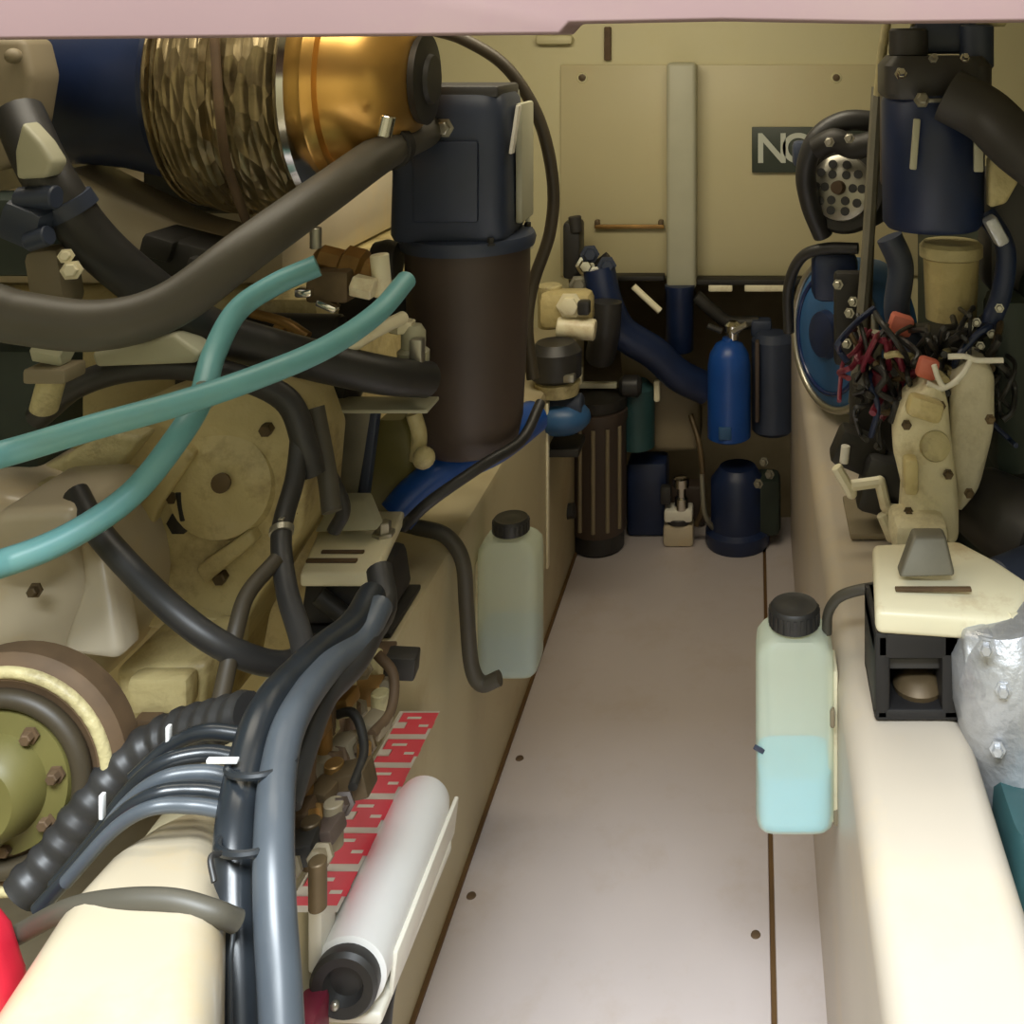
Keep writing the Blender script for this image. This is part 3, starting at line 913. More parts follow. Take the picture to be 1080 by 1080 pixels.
m = MB().prism([Vector((-0.53, 1.42, ZL)), Vector((-0.485, 1.42, ZL)), Vector((-0.482, 1.06, ZL)), Vector((-0.53, 1.06, ZL))], (0, 0, 0.006), bev=0.002)
m.build('base_plate', 'rust', rc)
MB().tube([P(398, 690, 1.28), P(415, 712, 1.27), P(412, 750, 1.24), P(392, 775, 1.2)], 0.006).build('jumper_lead', 'rust', rc)
MB().tube([P(340, 760, 1.18), P(372, 752, 1.18), P(384, 790, 1.15), P(372, 830, 1.1)], 0.005).build('jumper_lead', 'dark_iron', rc)

# red and white strip
ts = thing('hazard_strip', P(385, 900, 1.3), 'red and white printed strip along the left stringer', 'strip')
def wallp(u, v, x):
    return P(u, v, x * F / (PU - u))


A0, A1 = wallp(464, 750, .468), wallp(356, 962, .468)       # right-hand edge, far to near
B0, B1 = wallp(424, 750, .468), wallp(300, 962, .468)
m = MB().prism([A0, A1, B1, B0], (-0.003, 0, 0), bev=0.0)
m.build('backing', 'white_paint', ts)
nrm = Vector((1, 0, 0)) * 0.0006


def onstrip(s, t, lift=1.0):
    return A0.lerp(A1, s).lerp(B0.lerp(B1, s), t) + nrm * lift


m = MB()
mw = MB()
random.seed(5)
for g in range(6):
    s0 = 0.01 + g * 0.165
    j = random.uniform(-0.006, 0.006)
    for (sa, sb, ta, tb_) in ((0.0, 0.06, 0.02, 0.95), (0.06, 0.10, 0.0, 0.72), (0.10, 0.135, 0.10, 0.98)):
        q = [onstrip(s0 + sa + j, ta), onstrip(s0 + sb + j, ta), onstrip(s0 + sb + j, tb_), onstrip(s0 + sa + j, tb_)]
        m.prism(q, nrm * 0.6, bev=0)
    for (sa, sb, ta, tb_) in ((0.025, 0.040, 0.45, 0.80), (0.075, 0.090, 0.15, 0.40)):
        q = [onstrip(s0 + sa + j, ta, 1.8), onstrip(s0 + sb + j, ta, 1.8), onstrip(s0 + sb + j, tb_, 1.8), onstrip(s0 + sa + j, tb_, 1.8)]
        mw.prism(q, nrm * 0.6, bev=0)
mw.build('white_print', 'white_paint', ts)
m.build('red_print', 'red_ink', ts)

wp = thing('white_pump', P(400, 1050, 1.25), 'white tubular housing with black round end on the left stringer face', 'pump')
ya, ybk = 1.13, 1.40
xc_, zc_ = -0.440, 0.388
m = MB().lathe((xc_, ya, zc_), (0, 1, 0), [(0, 0.034), (0.004, 0.041), (0.235, 0.041), (0.262, 0.034), (0.268, 0.02)], 40)
hs = m.build('housing', 'white', wp)
MB().prism([Vector((-0.486, ya, 0.338)), Vector((-0.402, ya - 0.005, 0.338)), Vector((-0.397, ybk - 0.03, 0.338)), Vector((-0.41, ybk, 0.338)), Vector((-0.486, ybk, 0.338))], (0, 0, 0.014), bev=0.004).build('base_flange', 'white_paint', wp)
MB().box((-0.400, (ya + ybk) / 2 + 0.01, 0.368), (0.006, 0.24, 0.05), rot=(0, 0.12, 0), bev=0.002).build('side_skirt', 'white_paint', wp)
sub(MB().lathe((xc_, ya + 0.001, zc_), (0, -1, 0), [(0, 0.036), (0.012, 0.037), (0.016, 0.033), (0.014, 0.022), (0.004, 0.018)], 36), 'end_cap', 'rubber', hs, wp)
sub(MB().ball((xc_ - 0.008, ya - 0.014, zc_ - 0.018), 0.005), 'valve_stem', 'steel', hs, wp)
MB().box((-0.476, ya + 0.02, 0.44), (0.016, 0.04, 0.10), bev=0.004).build('end_bracket', 'white_paint', wp)
MB().box((-0.470, ya - 0.03, 0.36), (0.03, 0.05, 0.05), bev=0.008).build('wiring_plug', 'maroon', wp)
hose('bilge_hose', [(408, 1030, 1.22), (402, 1060, 1.2), (396, 1130, 1.18)], 26, 'rubber', 'black hose below the white pump on the left stringer face', 'hose', G)


# ------------------------------------------------------------------ coolant bottles
def bottle(loc, fluid, label, hw=0.050, hd=0.040, level=0.115):
    r = thing('coolant_bottle', loc, label, 'bottle', 'coolant bottles')
    b = MB().superbox(loc, [(0, hw * .86, hd * .86), (0.006, hw * .96, hd * .96), (0.016, hw, hd), (0.205, hw, hd), (0.220, hw * .97, hd * .97),
                            (0.231, hw * .82, hd * .82), (0.235, 0.034, 0.032), (0.237, 0.024, 0.024)], n=6).build('body', 'bottle_plastic', r)
    MB().superbox(loc, [(0.004, hw * .90, hd * .90), (0.018, hw * .95, hd * .95), (level, hw * .95, hd * .95)], n=5).build('fluid', fluid, r)
    MB().lathe(loc + Vector((0, 0, 0.232)), (0, 0, 1), [(0, 0.021), (0.012, 0.021)], 24).build('neck', 'pale_cream', r)
    cp = MB().lathe(loc + Vector((0, 0, 0.240)), (0, 0, 1), [(0, 0.029), (0.002, 0.032), (0.022, 0.032), (0.026, 0.029), (0.024, 0.020), (0.026, 0.010)], 32).build('cap', 'rubber', r)
    m_ = MB()
    for kk in range(24):
        an = 2 * math.pi * kk / 24
        m_.box(loc + Vector((math.cos(an) * 0.032, math.sin(an) * 0.032, 0.252)), (0.002, 0.004, 0.018), rot=(0, 0, an), bev=0)
    sub(m_, 'cap_grip', 'rubber', cp, r)
    return r


lbo = bottle(Vector((XL + 0.057, 1.86, 0.288)), 'bottle_grey_fluid', 'milky bottle with grey-blue fluid hung on the left stringer face', hw=0.053, hd=0.042, level=0.075)
lbo['label'] = 'milky bottle with black cap and grey-blue fluid on the left stringer face'
rbo = bottle(Vector((XR - 0.0535, 1.33, 0.418)), 'bottle_blue_fluid', 'milky bottle with black cap and bright cyan fluid on the right stringer face', hw=0.049, hd=0.042, level=0.072)
# small fixings of the right bottle
loc = Vector((XR - 0.0535, 1.33, 0.418))
MB().box(loc + Vector((0.046, -0.036, 0.145)), (0.006, 0.01, 0.022), bev=0.002).build('strap_clip', 'grey_brown', rbo)
MB().box(loc + Vector((-0.045, -0.040, 0.108)), (0.014, 0.003, 0.006), rot=(0, 0.5, 0), bev=0.001).build('level_mark', 'slate', rbo)
MB().box(loc + Vector((0.052, -0.02, 0.012)), (0.008, 0.012, 0.02), bev=0.002).build('lower_clip', 'grey_brown', rbo)
MB().box(loc + Vector((0.048, 0.0, 0.10)), (0.012, 0.05, 0.19), bev=0.003).build('hanger', 'pale_cream', rbo)
loc2 = Vector((XL + 0.057, 1.86, 0.288))
MB().box(loc2 + Vector((-0.053, 0.0, 0.10)), (0.010, 0.05, 0.19), bev=0.003).build('hanger', 'pale_cream', lbo)
hose('vent_tube', [(872, 668, 1.33), (874, 645, 1.33), (888, 628, 1.32), (920, 620, 1.31), (945, 620, 1.34)], 11, 'rubber_grey', 'thin grey-brown tube from the right bottle to the right mount', 'tube')

# ------------------------------------------------------------------ right engine mount
rm = thing('engine_mount', P(968, 752, 1.22), 'cream engine mount with hollow black rubber frame on the right stringer', 'mount', 'engine mounts')
zt = 0.752
m = MB().prism([Vector((P(922, 0, 1.2).x, 1.19, zt)), Vector((P(1068, 0, 1.2).x, 1.19, zt - 0.012)), Vector((P(1088, 0, 1.26).x, 1.25, zt)),
                Vector((P(1050, 0, 1.30).x, 1.30, zt + 0.005)), Vector((P(1010, 0, 1.36).x, 1.35, zt + 0.005)), Vector((P(920, 0, 1.35).x, 1.35, zt))], (0, 0, -0.028), bev=0.008)
pl = m.build('plate', 'pale_cream', rm)
sub(MB().tube([Vector((P(1062, 0, 1.2).x, 1.20, zt - 0.02)), Vector((P(1085, 0, 1.2).x, 1.21, zt - 0.03)), Vector((P(1098, 0, 1.2).x, 1.22, zt - 0.09))], 0.012), 'arm', 'pale_cream', pl, rm)
sub(MB().prism([P(948, 610, 1.25), P(964, 566, 1.27), P(998, 566, 1.27), P(1008, 608, 1.25)], (0, 0.025, 0), bev=0.004), 'gusset', 'steel_dull', pl, rm)
sub(MB().box((P(985, 0, 1.23).x, 1.235, zt + 0.001), (0.09, 0.007, 0.004), bev=0.001), 'slot', 'rust', pl, rm)
x0, x1 = P(922, 0, 1.2).x, P(1014, 0, 1.2).x
xc = (x0 + x1) / 2
zb, ztt = ZR + 0.002, zt - 0.028
fr = MB()
wd = x1 - x0
fr.box((xc, 1.25, ztt - 0.016), (wd, 0.11, 0.032), bev=0.006)
fr.box((x0 + 0.009, 1.25, (zb + ztt) / 2), (0.018, 0.11, ztt - zb), bev=0.005)
fr.box((x1 - 0.012, 1.25, (zb + ztt) / 2), (0.024, 0.11, ztt - zb), bev=0.005)
fr.box((xc, 1.25, zb + 0.007), (wd, 0.11, 0.014), bev=0.004)
fr.box((xc, 1.30, (zb + ztt) / 2), (wd, 0.01, ztt - zb), bev=0.002)
fr.build('rubber_frame', 'mount_rubber', rm)
MB().lathe((xc + 0.006, 1.235, zb + 0.012), (0, 0, 1), [(0, 0.028), (0.008, 0.030), (0.018, 0.022), (0.022, 0.012)], 24).build('rubber_pad', 'bronze', rm)
MB().box((xc, 1.225, ztt - 0.045), (wd * 0.8, 0.03, 0.014), bev=0.004).build('cross_pin', 'charcoal', rm)

# silver casting and dark body behind it
sv = thing('silver_casting', P(1070, 840, 1.16), 'silver cast housing at the right border below the mount', 'casting')
m = MB().lathe(P(1085, 832, 1.20), (-0.15, 0, 1), [(0, 0.060), (0.02, 0.064), (0.07, 0.068), (0.12, 0.072), (0.17, 0.066), (0.20, 0.045)], 32)
m.build('body', 'silver_cast', sv)
MB().prism([P(1016, 668, 1.18), P(1050, 672, 1.16), P(1062, 700, 1.15), P(1050, 770, 1.15), P(1030, 750, 1.15), P(1018, 710, 1.16)], (0, 0.03, 0), bev=0.006).build('lug', 'silver_cast', sv)
for (u, v) in ((1040, 684), (1058, 728), (1052, 790)):
    MB().bolt(P(u, v, 1.135), (-0.2, -1, 0.2), 0.006, 0.010).build('bolt', 'silver_cast', sv)
tag(MB().superbox(P(1110, 990, 1.12), [(0, 0.05, 0.06), (0.01, 0.056, 0.066), (0.14, 0.056, 0.066), (0.15, 0.05, 0.06)], n=6).build('sump_box', 'teal_dark'),
    'dark teal box at the right border under the silver casting', 'box')

# ------------------------------------------------------------------ right engine castings
re = thing('marine_engine', (0.75, 1.9, 0.2), 'cream and dark diesel engine right of the aisle', 'engine')
slab(0.42, 1.10, 1.6, 2.7, 0.25, 1.05, 0.03).build('engine_block', 'green_black', re)
dd = 1.46
m = MB()
m.prism([P(948, 575, dd), P(952, 520, dd), P(940, 470, dd), P(950, 430, dd), P(985, 405, dd), P(1000, 420, dd), P(1004, 470, dd), P(1012, 530, dd), P(1012, 578, dd)], (0.01, 0.09, 0), bev=0.014)
m.box(P(968, 560, dd - 0.01), (0.075, 0.08, 0.05), bev=0.012)
mf = m.build('exhaust_manifold', 'manifold_cream', re)
m = MB().prism([P(1003, 400, dd + .03), P(1030, 378, dd + .03), P(1050, 392, dd + .03), P(1050, 455, dd + .03), P(1034, 520, dd + .03), P(1012, 548, dd + .03), P(1002, 480, dd + .03)], (0.01, 0.09, 0), bev=0.016)
m.build('riser', 'riser_grey', re)
sub(MB().box(P(975, 430, dd - 0.012), (0.05, 0.03, 0.03), rot=(0, .3, 0), bev=0.008), 'web', 'cream', mf, re)
sub(MB().box(P(960, 500, dd - 0.008), (0.02, 0.03, 0.05), bev=0.006), 'web', 'cream', mf, re)
sub(MB().lathe(P(986, 470, dd), (0, -1, 0.3), [(0, 0.022), (0.01, 0.02), (0.012, 0.014)], 20), 'port_ring', 'cream_dirty', mf, re)
for (u, v) in ((956, 448), (992, 428), (1000, 500), (958, 540), (1044, 442), (1022, 520)):
    sub(MB().bolt(P(u, v, dd - 0.004), (0, -1, 0.1), 0.005, 0.010), 'bolt', 'bronze', mf, re)
m = MB().lathe(P(1075, 555, 1.5), (0.5, -1, 0), [(-0.08, 0.055), (0.05, 0.068), (0.07, 0.062), (0.074, 0.03)], 36)
m.build('flywheel_cover', 'charcoal', re)
MB().cyl(P(1052, 620, 1.36), P(1100, 600, 1.40), 0.035).build('coupling', 'slate', re)
MB().cyl(P(1076, 640, 1.30), P(1100, 660, 1.30), 0.03).build('coupling_collar', 'steel_dull', re)

zb_ = thing('stop_bracket', P(912, 560, 1.7), 'pale zigzag bracket with black solenoid on the right stringer', 'bracket')
m = MB()
for a, b_ in (((882, 492), (898, 520)), ((898, 512), (928, 508)), ((928, 508), (934, 534)), ((934, 536), (962, 540)), ((930, 542), (940, 566))):
    pa, pb = P(a[0], a[1], 1.62), P(b_[0], b_[1], 1.62)
    m.cyl(pa, pb, 0.009, seg=8)
    m.ball(pb, 0.009)
m.build('bracket_arm', 'pale_cream', zb_)
MB().box(P(935, 510, 1.66), (0.085, 0.06, 0.09), rot=(0, 0.25, 0), bev=0.012).build('solenoid', 'rubber', zb_)
MB().cyl(P(892, 470, 1.62), P(890, 488, 1.62), 0.007).build('pin', 'white_paint', zb_)
MB().box(P(905, 475, 1.68), (0.08, 0.05, 0.06), rot=(0, 0.4, 0), bev=0.01).build('solenoid_base', 'dark_iron', zb_)
MB().box(P(925, 545, 1.7), (0.1, 0.14, 0.01), bev=0.003).build('foot', 'grey_brown', zb_)

# water pump disc (blue) and belt wheel
bd = thing('belt_guard', P(878, 430, 2.15), 'blue disc-shaped belt guard with silver rim right of the aisle', 'guard')
ax = Vector((-1, -0.55, 0.1)).normalized()
c = P(880, 352, 2.15)
MB().lathe(c, ax, [(-0.10, 0.150), (-0.02, 0.158), (0.0, 0.150), (0.012, 0.13), (0.02, 0.06)], 48).build('disc', 'blue_dull', bd)
MB().torus(c + ax * 0.004, ax, 0.150, 0.008, 52).build('rim', 'steel', bd)
MB().torus(c + ax * 0.014, ax, 0.118, 0.005, 52).build('inner_bead', 'navy_gloss', bd)
MB().lathe(c + ax * 0.018, ax, [(0, 0.05), (0.016, 0.045), (0.02, 0.02)], 28).build('hub', 'navy', bd)
hose('guard_hose', [(905, 262, 2.0), (870, 262, 2.02), (845, 272, 2.05), (832, 302, 2.08), (832, 350, 2.1)], 12, 'rubber', 'black hose curving over the blue belt guard', 'hose', 'black hoses of the right engine')
al = thing('alternator', P(890, 235, 2.02), 'round alternator with silver slotted face left of the navy filter', 'alternator')
c = P(888, 198, 2.0)
axa = Vector((-0.45, -1, 0.15)).normalized()
MB().lathe(c, axa, [(-0.12, 0.08), (-0.01, 0.088), (0.0, 0.082)], 40).build('casing', 'dark_iron', al)
fc = MB().lathe(c, axa, [(0, 0.064), (0.010, 0.062), (0.016, 0.050), (0.018, 0.02)], 40).build('face', 'steel', al)
a_, x_, y_ = basis(axa)
for ring, nn in ((0.046, 10), (0.028, 6)):
    for k in range(nn):
        an = 2 * math.pi * k / nn
        m = MB().lathe(c + axa * 0.0165 + (x_ * math.cos(an) + y_ * math.sin(an)) * ring, axa, [(0, 0.0085), (0.003, 0.0085)], 12)
        sub(m, 'vent_hole', 'rubber', fc, al)
MB().lathe(c + axa * 0.018, axa, [(0, 0.014), (0.014, 0.012)], 16).build('shaft_nut', 'rust', al)
hose('belt', [(925, 128, 1.95), (890, 128, 1.95), (862, 146, 1.96), (850, 180, 1.98), (855, 215, 2.0), (868, 248, 2.02)], 22, 'rubber', 'black band looping around the alternator', 'belt')
hose('alternator_lead', [(925, 150, 1.9), (900, 155, 1.92), (880, 148, 1.93), (862, 156, 1.95)], 26, 'dark_iron', 'dark lead bundle covering the end of the green sign', 'cable')
tag(MB().box(P(848, 162, 2.02), (0.045, 0.04, 0.05), bev=0.01).build('connector', 'slate'), 'slate connector in front of the green sign', 'connector')
for k, (u, v) in enumerate(((875, 150), (896, 146))):
    tag(MB().bolt(P(u, v, 1.88), (-0.3, -1, 0.2), 0.0065, 0.010).build('nut', 'steel'), ['left steel nut on the alternator lead', 'right steel nut on the alternator lead'][k], 'nut', 'nuts on the alternator lead')
# tall steel bar
tb2 = thing('adjuster_bar', P(902, 430, 1.85), 'tall narrow steel bar standing between belt guard and wiring', 'bar')
MB().tube([P(926, 92, 1.8), P(922, 150, 1.8), P(916, 250, 1.82), P(908, 350, 1.84), P(901, 425, 1.85)], 0.011, seg=8).build('bar', 'steel_dull', tb2)
MB().tube([P(918, 250, 1.85), P(914, 340, 1.87), P(908, 420, 1.88)], 0.008, seg=8).build('rear_bar', 'bronze', tb2)
for (u, v) in ((884, 300), (900, 318), (896, 330), (893, 362)):
    MB().bolt(P(u, v, 1.86), (-0.3, -1, 0.1), 0.0065, 0.012).build('bolt', 'steel', tb2)
MB().box(P(897, 335, 1.9), (0.06, 0.03, 0.17), bev=0.008).build('slide_plate', 'dark_iron', tb2)
tag(MB().box(P(880, 290, 2.05), (0.09, 0.06, 0.10), bev=0.02).build('pump_body', 'navy'), 'navy pump body under the alternator', 'pump')

# navy fuel filter with its head
nf = thing('fuel_filter', P(985, 240, 1.62), 'navy canister filter hanging at the upper right', 'filter')
c = P(984, 242, 1.62)
MB().lathe(c, (0, 0, 1), [(0, 0.05), (0.004, 0.070), (0.014, 0.078), (0.20, 0.080), (0.215, 0.074)], 40).build('canister', 'navy', nf)
h2 = MB().superbox(c + Vector((0.0, 0, 0.205)), [(0, 0.076, 0.07), (0.008, 0.082, 0.076), (0.05, 0.082, 0.076), (0.065, 0.07, 0.064)], n=5).build('head', 'charcoal', nf)
for (u, v, wdt, mt) in ((972, 106, 0.05, 'steel'), (950, 78, 0.018, 'chrome'), (1017, 62, 0.014, 'chrome'), (984, 62, 0.014, 'steel')):
    sub(MB().bolt(P(u, v, 1.53), (0, -1, 0.3), wdt * 0.35 if wdt < .03 else 0.008, 0.016), 'bolt', mt, h2, nf)
sub(MB().box(P(986, 106, 1.535), (0.05, 0.01, 0.006), bev=0.001), 'pull_tab', 'steel', h2, nf)
MB().cyl(P(958, 60, 1.6), P(958, 30, 1.6), 0.030).build('priming_cap', 'charcoal', nf)
MB().cyl(P(1030, 72, 1.6), P(1030, 26, 1.6), 0.026).build('port_cap', 'slate', nf)
MB().box(P(995, 40, 1.63), (0.10, 0.06, 0.05), bev=0.01).build('bridge', 'slate', nf)
MB().box(P(965, 152, 1.535), (0.010, 0.008, 0.075), rot=(0, 0.08, 0), bev=0.002).build('side_label', 'duct_grey', nf)
MB().box(P(1032, 160, 1.545), (0.014, 0.008, 0.06), bev=0.002).build('side_label', 'duct_grey', nf)
MB().cyl(P(960, 20, 1.62), P(1060, 20, 1.62), 0.012).build('top_pipe', 'cream_dirty', nf)
MB().box(P(940, 130, 1.64), (0.03, 0.06, 0.20), bev=0.006).build('mounting_plate', 'brown_black', nf)
hose('fuel_line', [(935, 25, 1.7), (930, 60, 1.7), (926, 100, 1.72)], 10, 'cream_dirty', 'pale line rising beside the navy filter', 'tube')
hose('intake_hose', [(1000, 100, 1.52), (1040, 122, 1.5), (1075, 155, 1.46), (1130, 195, 1.42)], 62, 'charcoal', 'thick charcoal hose leaving the navy filter to the right border', 'hose', 'black hoses of the right engine')
cc = thing('cream_canister', P(1003, 335, 1.66), 'cream canister under the navy filter', 'canister')
c = P(1003, 338, 1.66)
MB().lathe(c, (0, 0, 1), [(0, 0.03), (0.004, 0.040), (0.1, 0.044), (0.104, 0.046)], 32).build('cup', 'cream', cc)
MB().lathe(c + Vector((0, 0, 0.100)), (0, 0, 1), [(0, 0.046), (0.003, 0.050), (0.020, 0.050), (0.026, 0.044)], 32).build('lid', 'cream_dirty', cc)
hose('return_hose', [(1040, 225, 1.6), (1060, 262, 1.58), (1056, 310, 1.58), (1040, 350, 1.58)], 22, 'navy', 'navy hose curving down right of the cream canister', 'hose', 'black hoses of the right engine')
hose('return_hose', [(938, 250, 1.68), (950, 282, 1.68), (946, 330, 1.68), (962, 365, 1.68)], 28, 'slate', 'slate hose curving down left of the cream canister', 'hose', 'black hoses of the right engine')
tag(MB().prism([P(1044, 168, 1.55), P(1056, 160, 1.55), P(1076, 190, 1.55), P(1062, 215, 1.55), P(1044, 220, 1.55)], (0, .03, 0), bev=.006).build('cast_lug', 'cream_dirty'),
    'cream lug right of the navy filter below the charcoal hose', 'lug')
tag(MB().box(P(1050, 243, 1.55), (0.02, 0.03, 0.045), rot=(0, -.5, 0), bev=.005).build('hose_tail', 'silver_cast'), 'silver hose tail right of the cream canister', 'fitting')
tag(MB().box(P(1062, 400, 1.62), (0.06, 0.1, 0.27), bev=.02).build('heat_exchanger', 'green_black'), 'dark green heat exchanger at the right border', 'heat exchanger')
tag(MB().box(P(1068, 240, 1.7), (0.10, 0.1, 0.20), bev=.02).build('air_box', 'charcoal'), 'charcoal air box at the right border above the heat exchanger', 'box')
tag(MB().box(P(985, 372, 1.72), (0.16, 0.08, 0.085), bev=.015).build('injector_pump', 'dark_iron'), 'dark injector pump below the cream canister', 'pump')
tag(MB().box(P(925, 440, 1.78), (0.09, 0.08, 0.14), bev=.015).build('lift_pump', 'dark_iron'), 'dark lift pump behind the maroon wires', 'pump')

# wiring
random.seed(21)
kinds = [('rubber', 'thin black wire tangled over the right engine', 34), ('maroon', 'thin maroon wire tangled over the right engine', 7),
         ('navy', 'thin navy wire tangled over the right engine', 5), ('cream_dirty', 'thin pale wire tangled over the right engine', 6), ('bronze', 'thin brown wire tangled over the right engine', 5)]
for mt, lab, n in kinds:
    for k in range(n):
        if mt == 'maroon':
            u0, v0 = random.uniform(912, 955), random.uniform(335, 380)
        elif mt == 'cream_dirty':
            u0, v0 = random.uniform(965, 1010), random.uniform(370, 395)
        else:
            u0, v0 = random.uniform(900, 1060), random.uniform(325, 400)
        pts = [(u0, v0, 1.60)]
        for s in range(4):
            u0 += random.uniform(-22, 22)
            v0 += random.uniform(-2, 34) if mt != 'cream_dirty' else random.uniform(-6, 18)
            pts.append((min(1085, max(885, u0)), min(470, v0), random.uniform(1.50, 1.60)))
        hose('wire', pts, random.uniform(4, 8), mt, lab, 'wire', lab.split(' wire')[0] + ' wires of the right engine', n=6, seg=8)
ww = [((985, 385), (990, 400), (998, 408), (1015, 395), (1024, 378)), ((1000, 376), (1018, 376), (1030, 380), (1058, 380)), ((978, 404), (992, 410), (1010, 402))]
for k, q in enumerate(ww):
    hose('wire_clip', [(u, v, 1.47) for u, v in q], 6, 'white_paint', ['white looped clip over the red connector', 'white lead pointing to the right border', 'short white clip under the red connector'][k], 'clip', 'white clips on the right engine')
tag(MB().box(P(978, 388, 1.49), (0.03, 0.02, 0.03), rot=(0, .3, 0), bev=.006).build('connector', 'salmon'), 'salmon red connector in the wiring of the right engine', 'connector')
tag(MB().box(P(950, 342, 1.6), (0.035, 0.03, 0.03), rot=(0, .3, 0), bev=.006).build('connector', 'salmon'), 'salmon red connector below the cream canister, left', 'connector')
tag(MB().cyl(P(924, 415, 1.55), P(930, 392, 1.55), 0.016).build('fuse_holder', 'maroon'), 'maroon fuse holder beside the steel bar', 'fuse holder')
tag(MB().cyl(P(920, 378, 1.6), P(926, 350, 1.6), 0.012).build('fuse_holder', 'duct_grey'), 'pale grey fuse holder beside the steel bar', 'fuse holder')
for k, (u, v) in enumerate(((1030, 340), (1054, 325), (1022, 345), (1046, 352), (1034, 365))):
    tag(MB().bolt(P(u, v, 1.56), (-.2, -1, .2), 0.0048, 0.012).build('terminal_nut', 'steel'), 'small steel terminal nut right of the cream canister', 'nut', 'terminal nuts of the right engine')

# ------------------------------------------------------------------ machinery before the bulkhead
ss = thing('sea_strainer', P(631, 562, 2.9), 'brown cylindrical sea strainer standing on the floor at the far left', 'strainer')
b0 = Vector((P(631, 0, 2.9).x, 2.9, 0.0))
MB().lathe(b0, (0, 0, 1), [(0, 0.066), (0.006, 0.072), (0.05, 0.072), (0.056, 0.062)], 36).build('base', 'rubber', ss)
MB().lathe(b0 + Vector((0, 0, 0.05)), (0, 0, 1), [(0, 0.074), (0.01, 0.078), (0.30, 0.078), (0.31, 0.082), (0.335, 0.082), (0.34, 0.07)], 40).build('bowl', 'brown_black', ss)
MB().lathe(b0 + Vector((0, 0, 0.39)), (0, 0, 1), [(0, 0.078), (0.01, 0.08), (0.03, 0.08), (0.034, 0.06), (0.05, 0.03)], 40).build('lid', 'dark_iron', ss)
MB().box(b0 + Vector((0.0, -0.02, 0.455)), (0.11, 0.02, 0.016), bev=.004).build('clamp_bar', 'duct_grey', ss)
MB().box(b0 + Vector((-0.05, -0.02, 0.478)), (0.02, 0.02, 0.05), bev=.004).build('clamp_screw', 'pale_cream', ss)
for k in range(5):
    an = -2.6 + k * 0.5
    MB().cyl(b0 + Vector((math.cos(an) * .078, math.sin(an) * .078, 0.07)), b0 + Vector((math.cos(an) * .078, math.sin(an) * .078, 0.35)), 0.006, seg=10).build('tie_rod', 'grey_brown', ss)
MB().lathe(b0 + Vector((0.06, 0, 0.445)), (1, 0, 0), [(0, .02), (.01, .03), (.05, .03), (.06, .02)], 20).build('knob', 'rubber', ss)

bp_ = thing('bilge_pump', P(597, 462, 2.55), 'blue pump with black motor on the left stringer end', 'pump')
MB().ball(P(592, 440, 2.5), 0.075, (0.95, .8, .55)).build('volute', 'blue_dull', bp_)
MB().cyl(P(560, 432, 2.5), P(615, 428, 2.5), 0.03).build('motor', 'slate', bp_)
MB().lathe(P(588, 415, 2.5), (0, 0, 1), [(0, .05), (.03, .055), (.04, .04)], 24).build('collar', 'cream_dirty', bp_)
MB().lathe(P(586, 400, 2.5), (0, 0, 1), [(0, .05), (.01, .062), (.07, .062), (.09, .045)], 28).build('motor_cap', 'rubber', bp_)
MB().box(P(600, 398, 2.46), (0.03, .03, .02), bev=.005).build('clip', 'steel', bp_)
MB().box(P(592, 470, 2.52), (0.10, .10, .02), bev=.004).build('foot', 'dark_iron', bp_)
MB().box(P(560, 470, 2.56), (0.2, .06, .02), bev=.004).build('support', 'dark_iron', bp_)
yv = thing('gate_valve', P(600, 352, 2.6), 'yellowish brass gate valve above the blue pump', 'valve')
MB().box(P(598, 325, 2.6), (0.13, .08, .09), bev=.02).build('body', 'cream', yv)
MB().cyl(P(588, 345, 2.56), P(628, 348, 2.56), 0.026).build('outlet', 'pale_cream', yv)
MB().bolt(P(601, 322, 2.555), (0, -1, 0), .022, .02).build('plug', 'pale_cream', yv)
MB().box(P(616, 324, 2.55), (.03, .03, .035), bev=.006).build('handle', 'rubber', yv)
MB().cyl(P(580, 300, 2.62), P(580, 345, 2.62), .03).build('riser', 'cream_dirty', yv)
mv = thing('valve_manifold', P(615, 300, 2.95), 'black and silver valve manifold on the bulkhead left of the pull bar', 'valve')
MB().box(P(605, 262, 2.95), (.05, .08, .16), bev=.012).build('body', 'rubber', mv)
MB().cyl(P(608, 245, 2.92), P(606, 228, 2.92), .018).build('spindle', 'charcoal', mv)
for k, (u, v, mt) in enumerate(((617, 280, 'chrome'), (630, 290, 'chrome'), (640, 280, 'slate'), (622, 268, 'slate'), (628, 298, 'dark_iron'), (610, 300, 'steel'), (640, 298, 'steel'))):
    MB().bolt(P(u, v, 2.9), (0.2, -1, 0.1), .018, .03).build('fitting', mt, mv)
MB().tube([P(612, 275, 2.93), P(630, 278, 2.92), P(642, 270, 2.92)], .014).build('handle', 'rubber', mv)

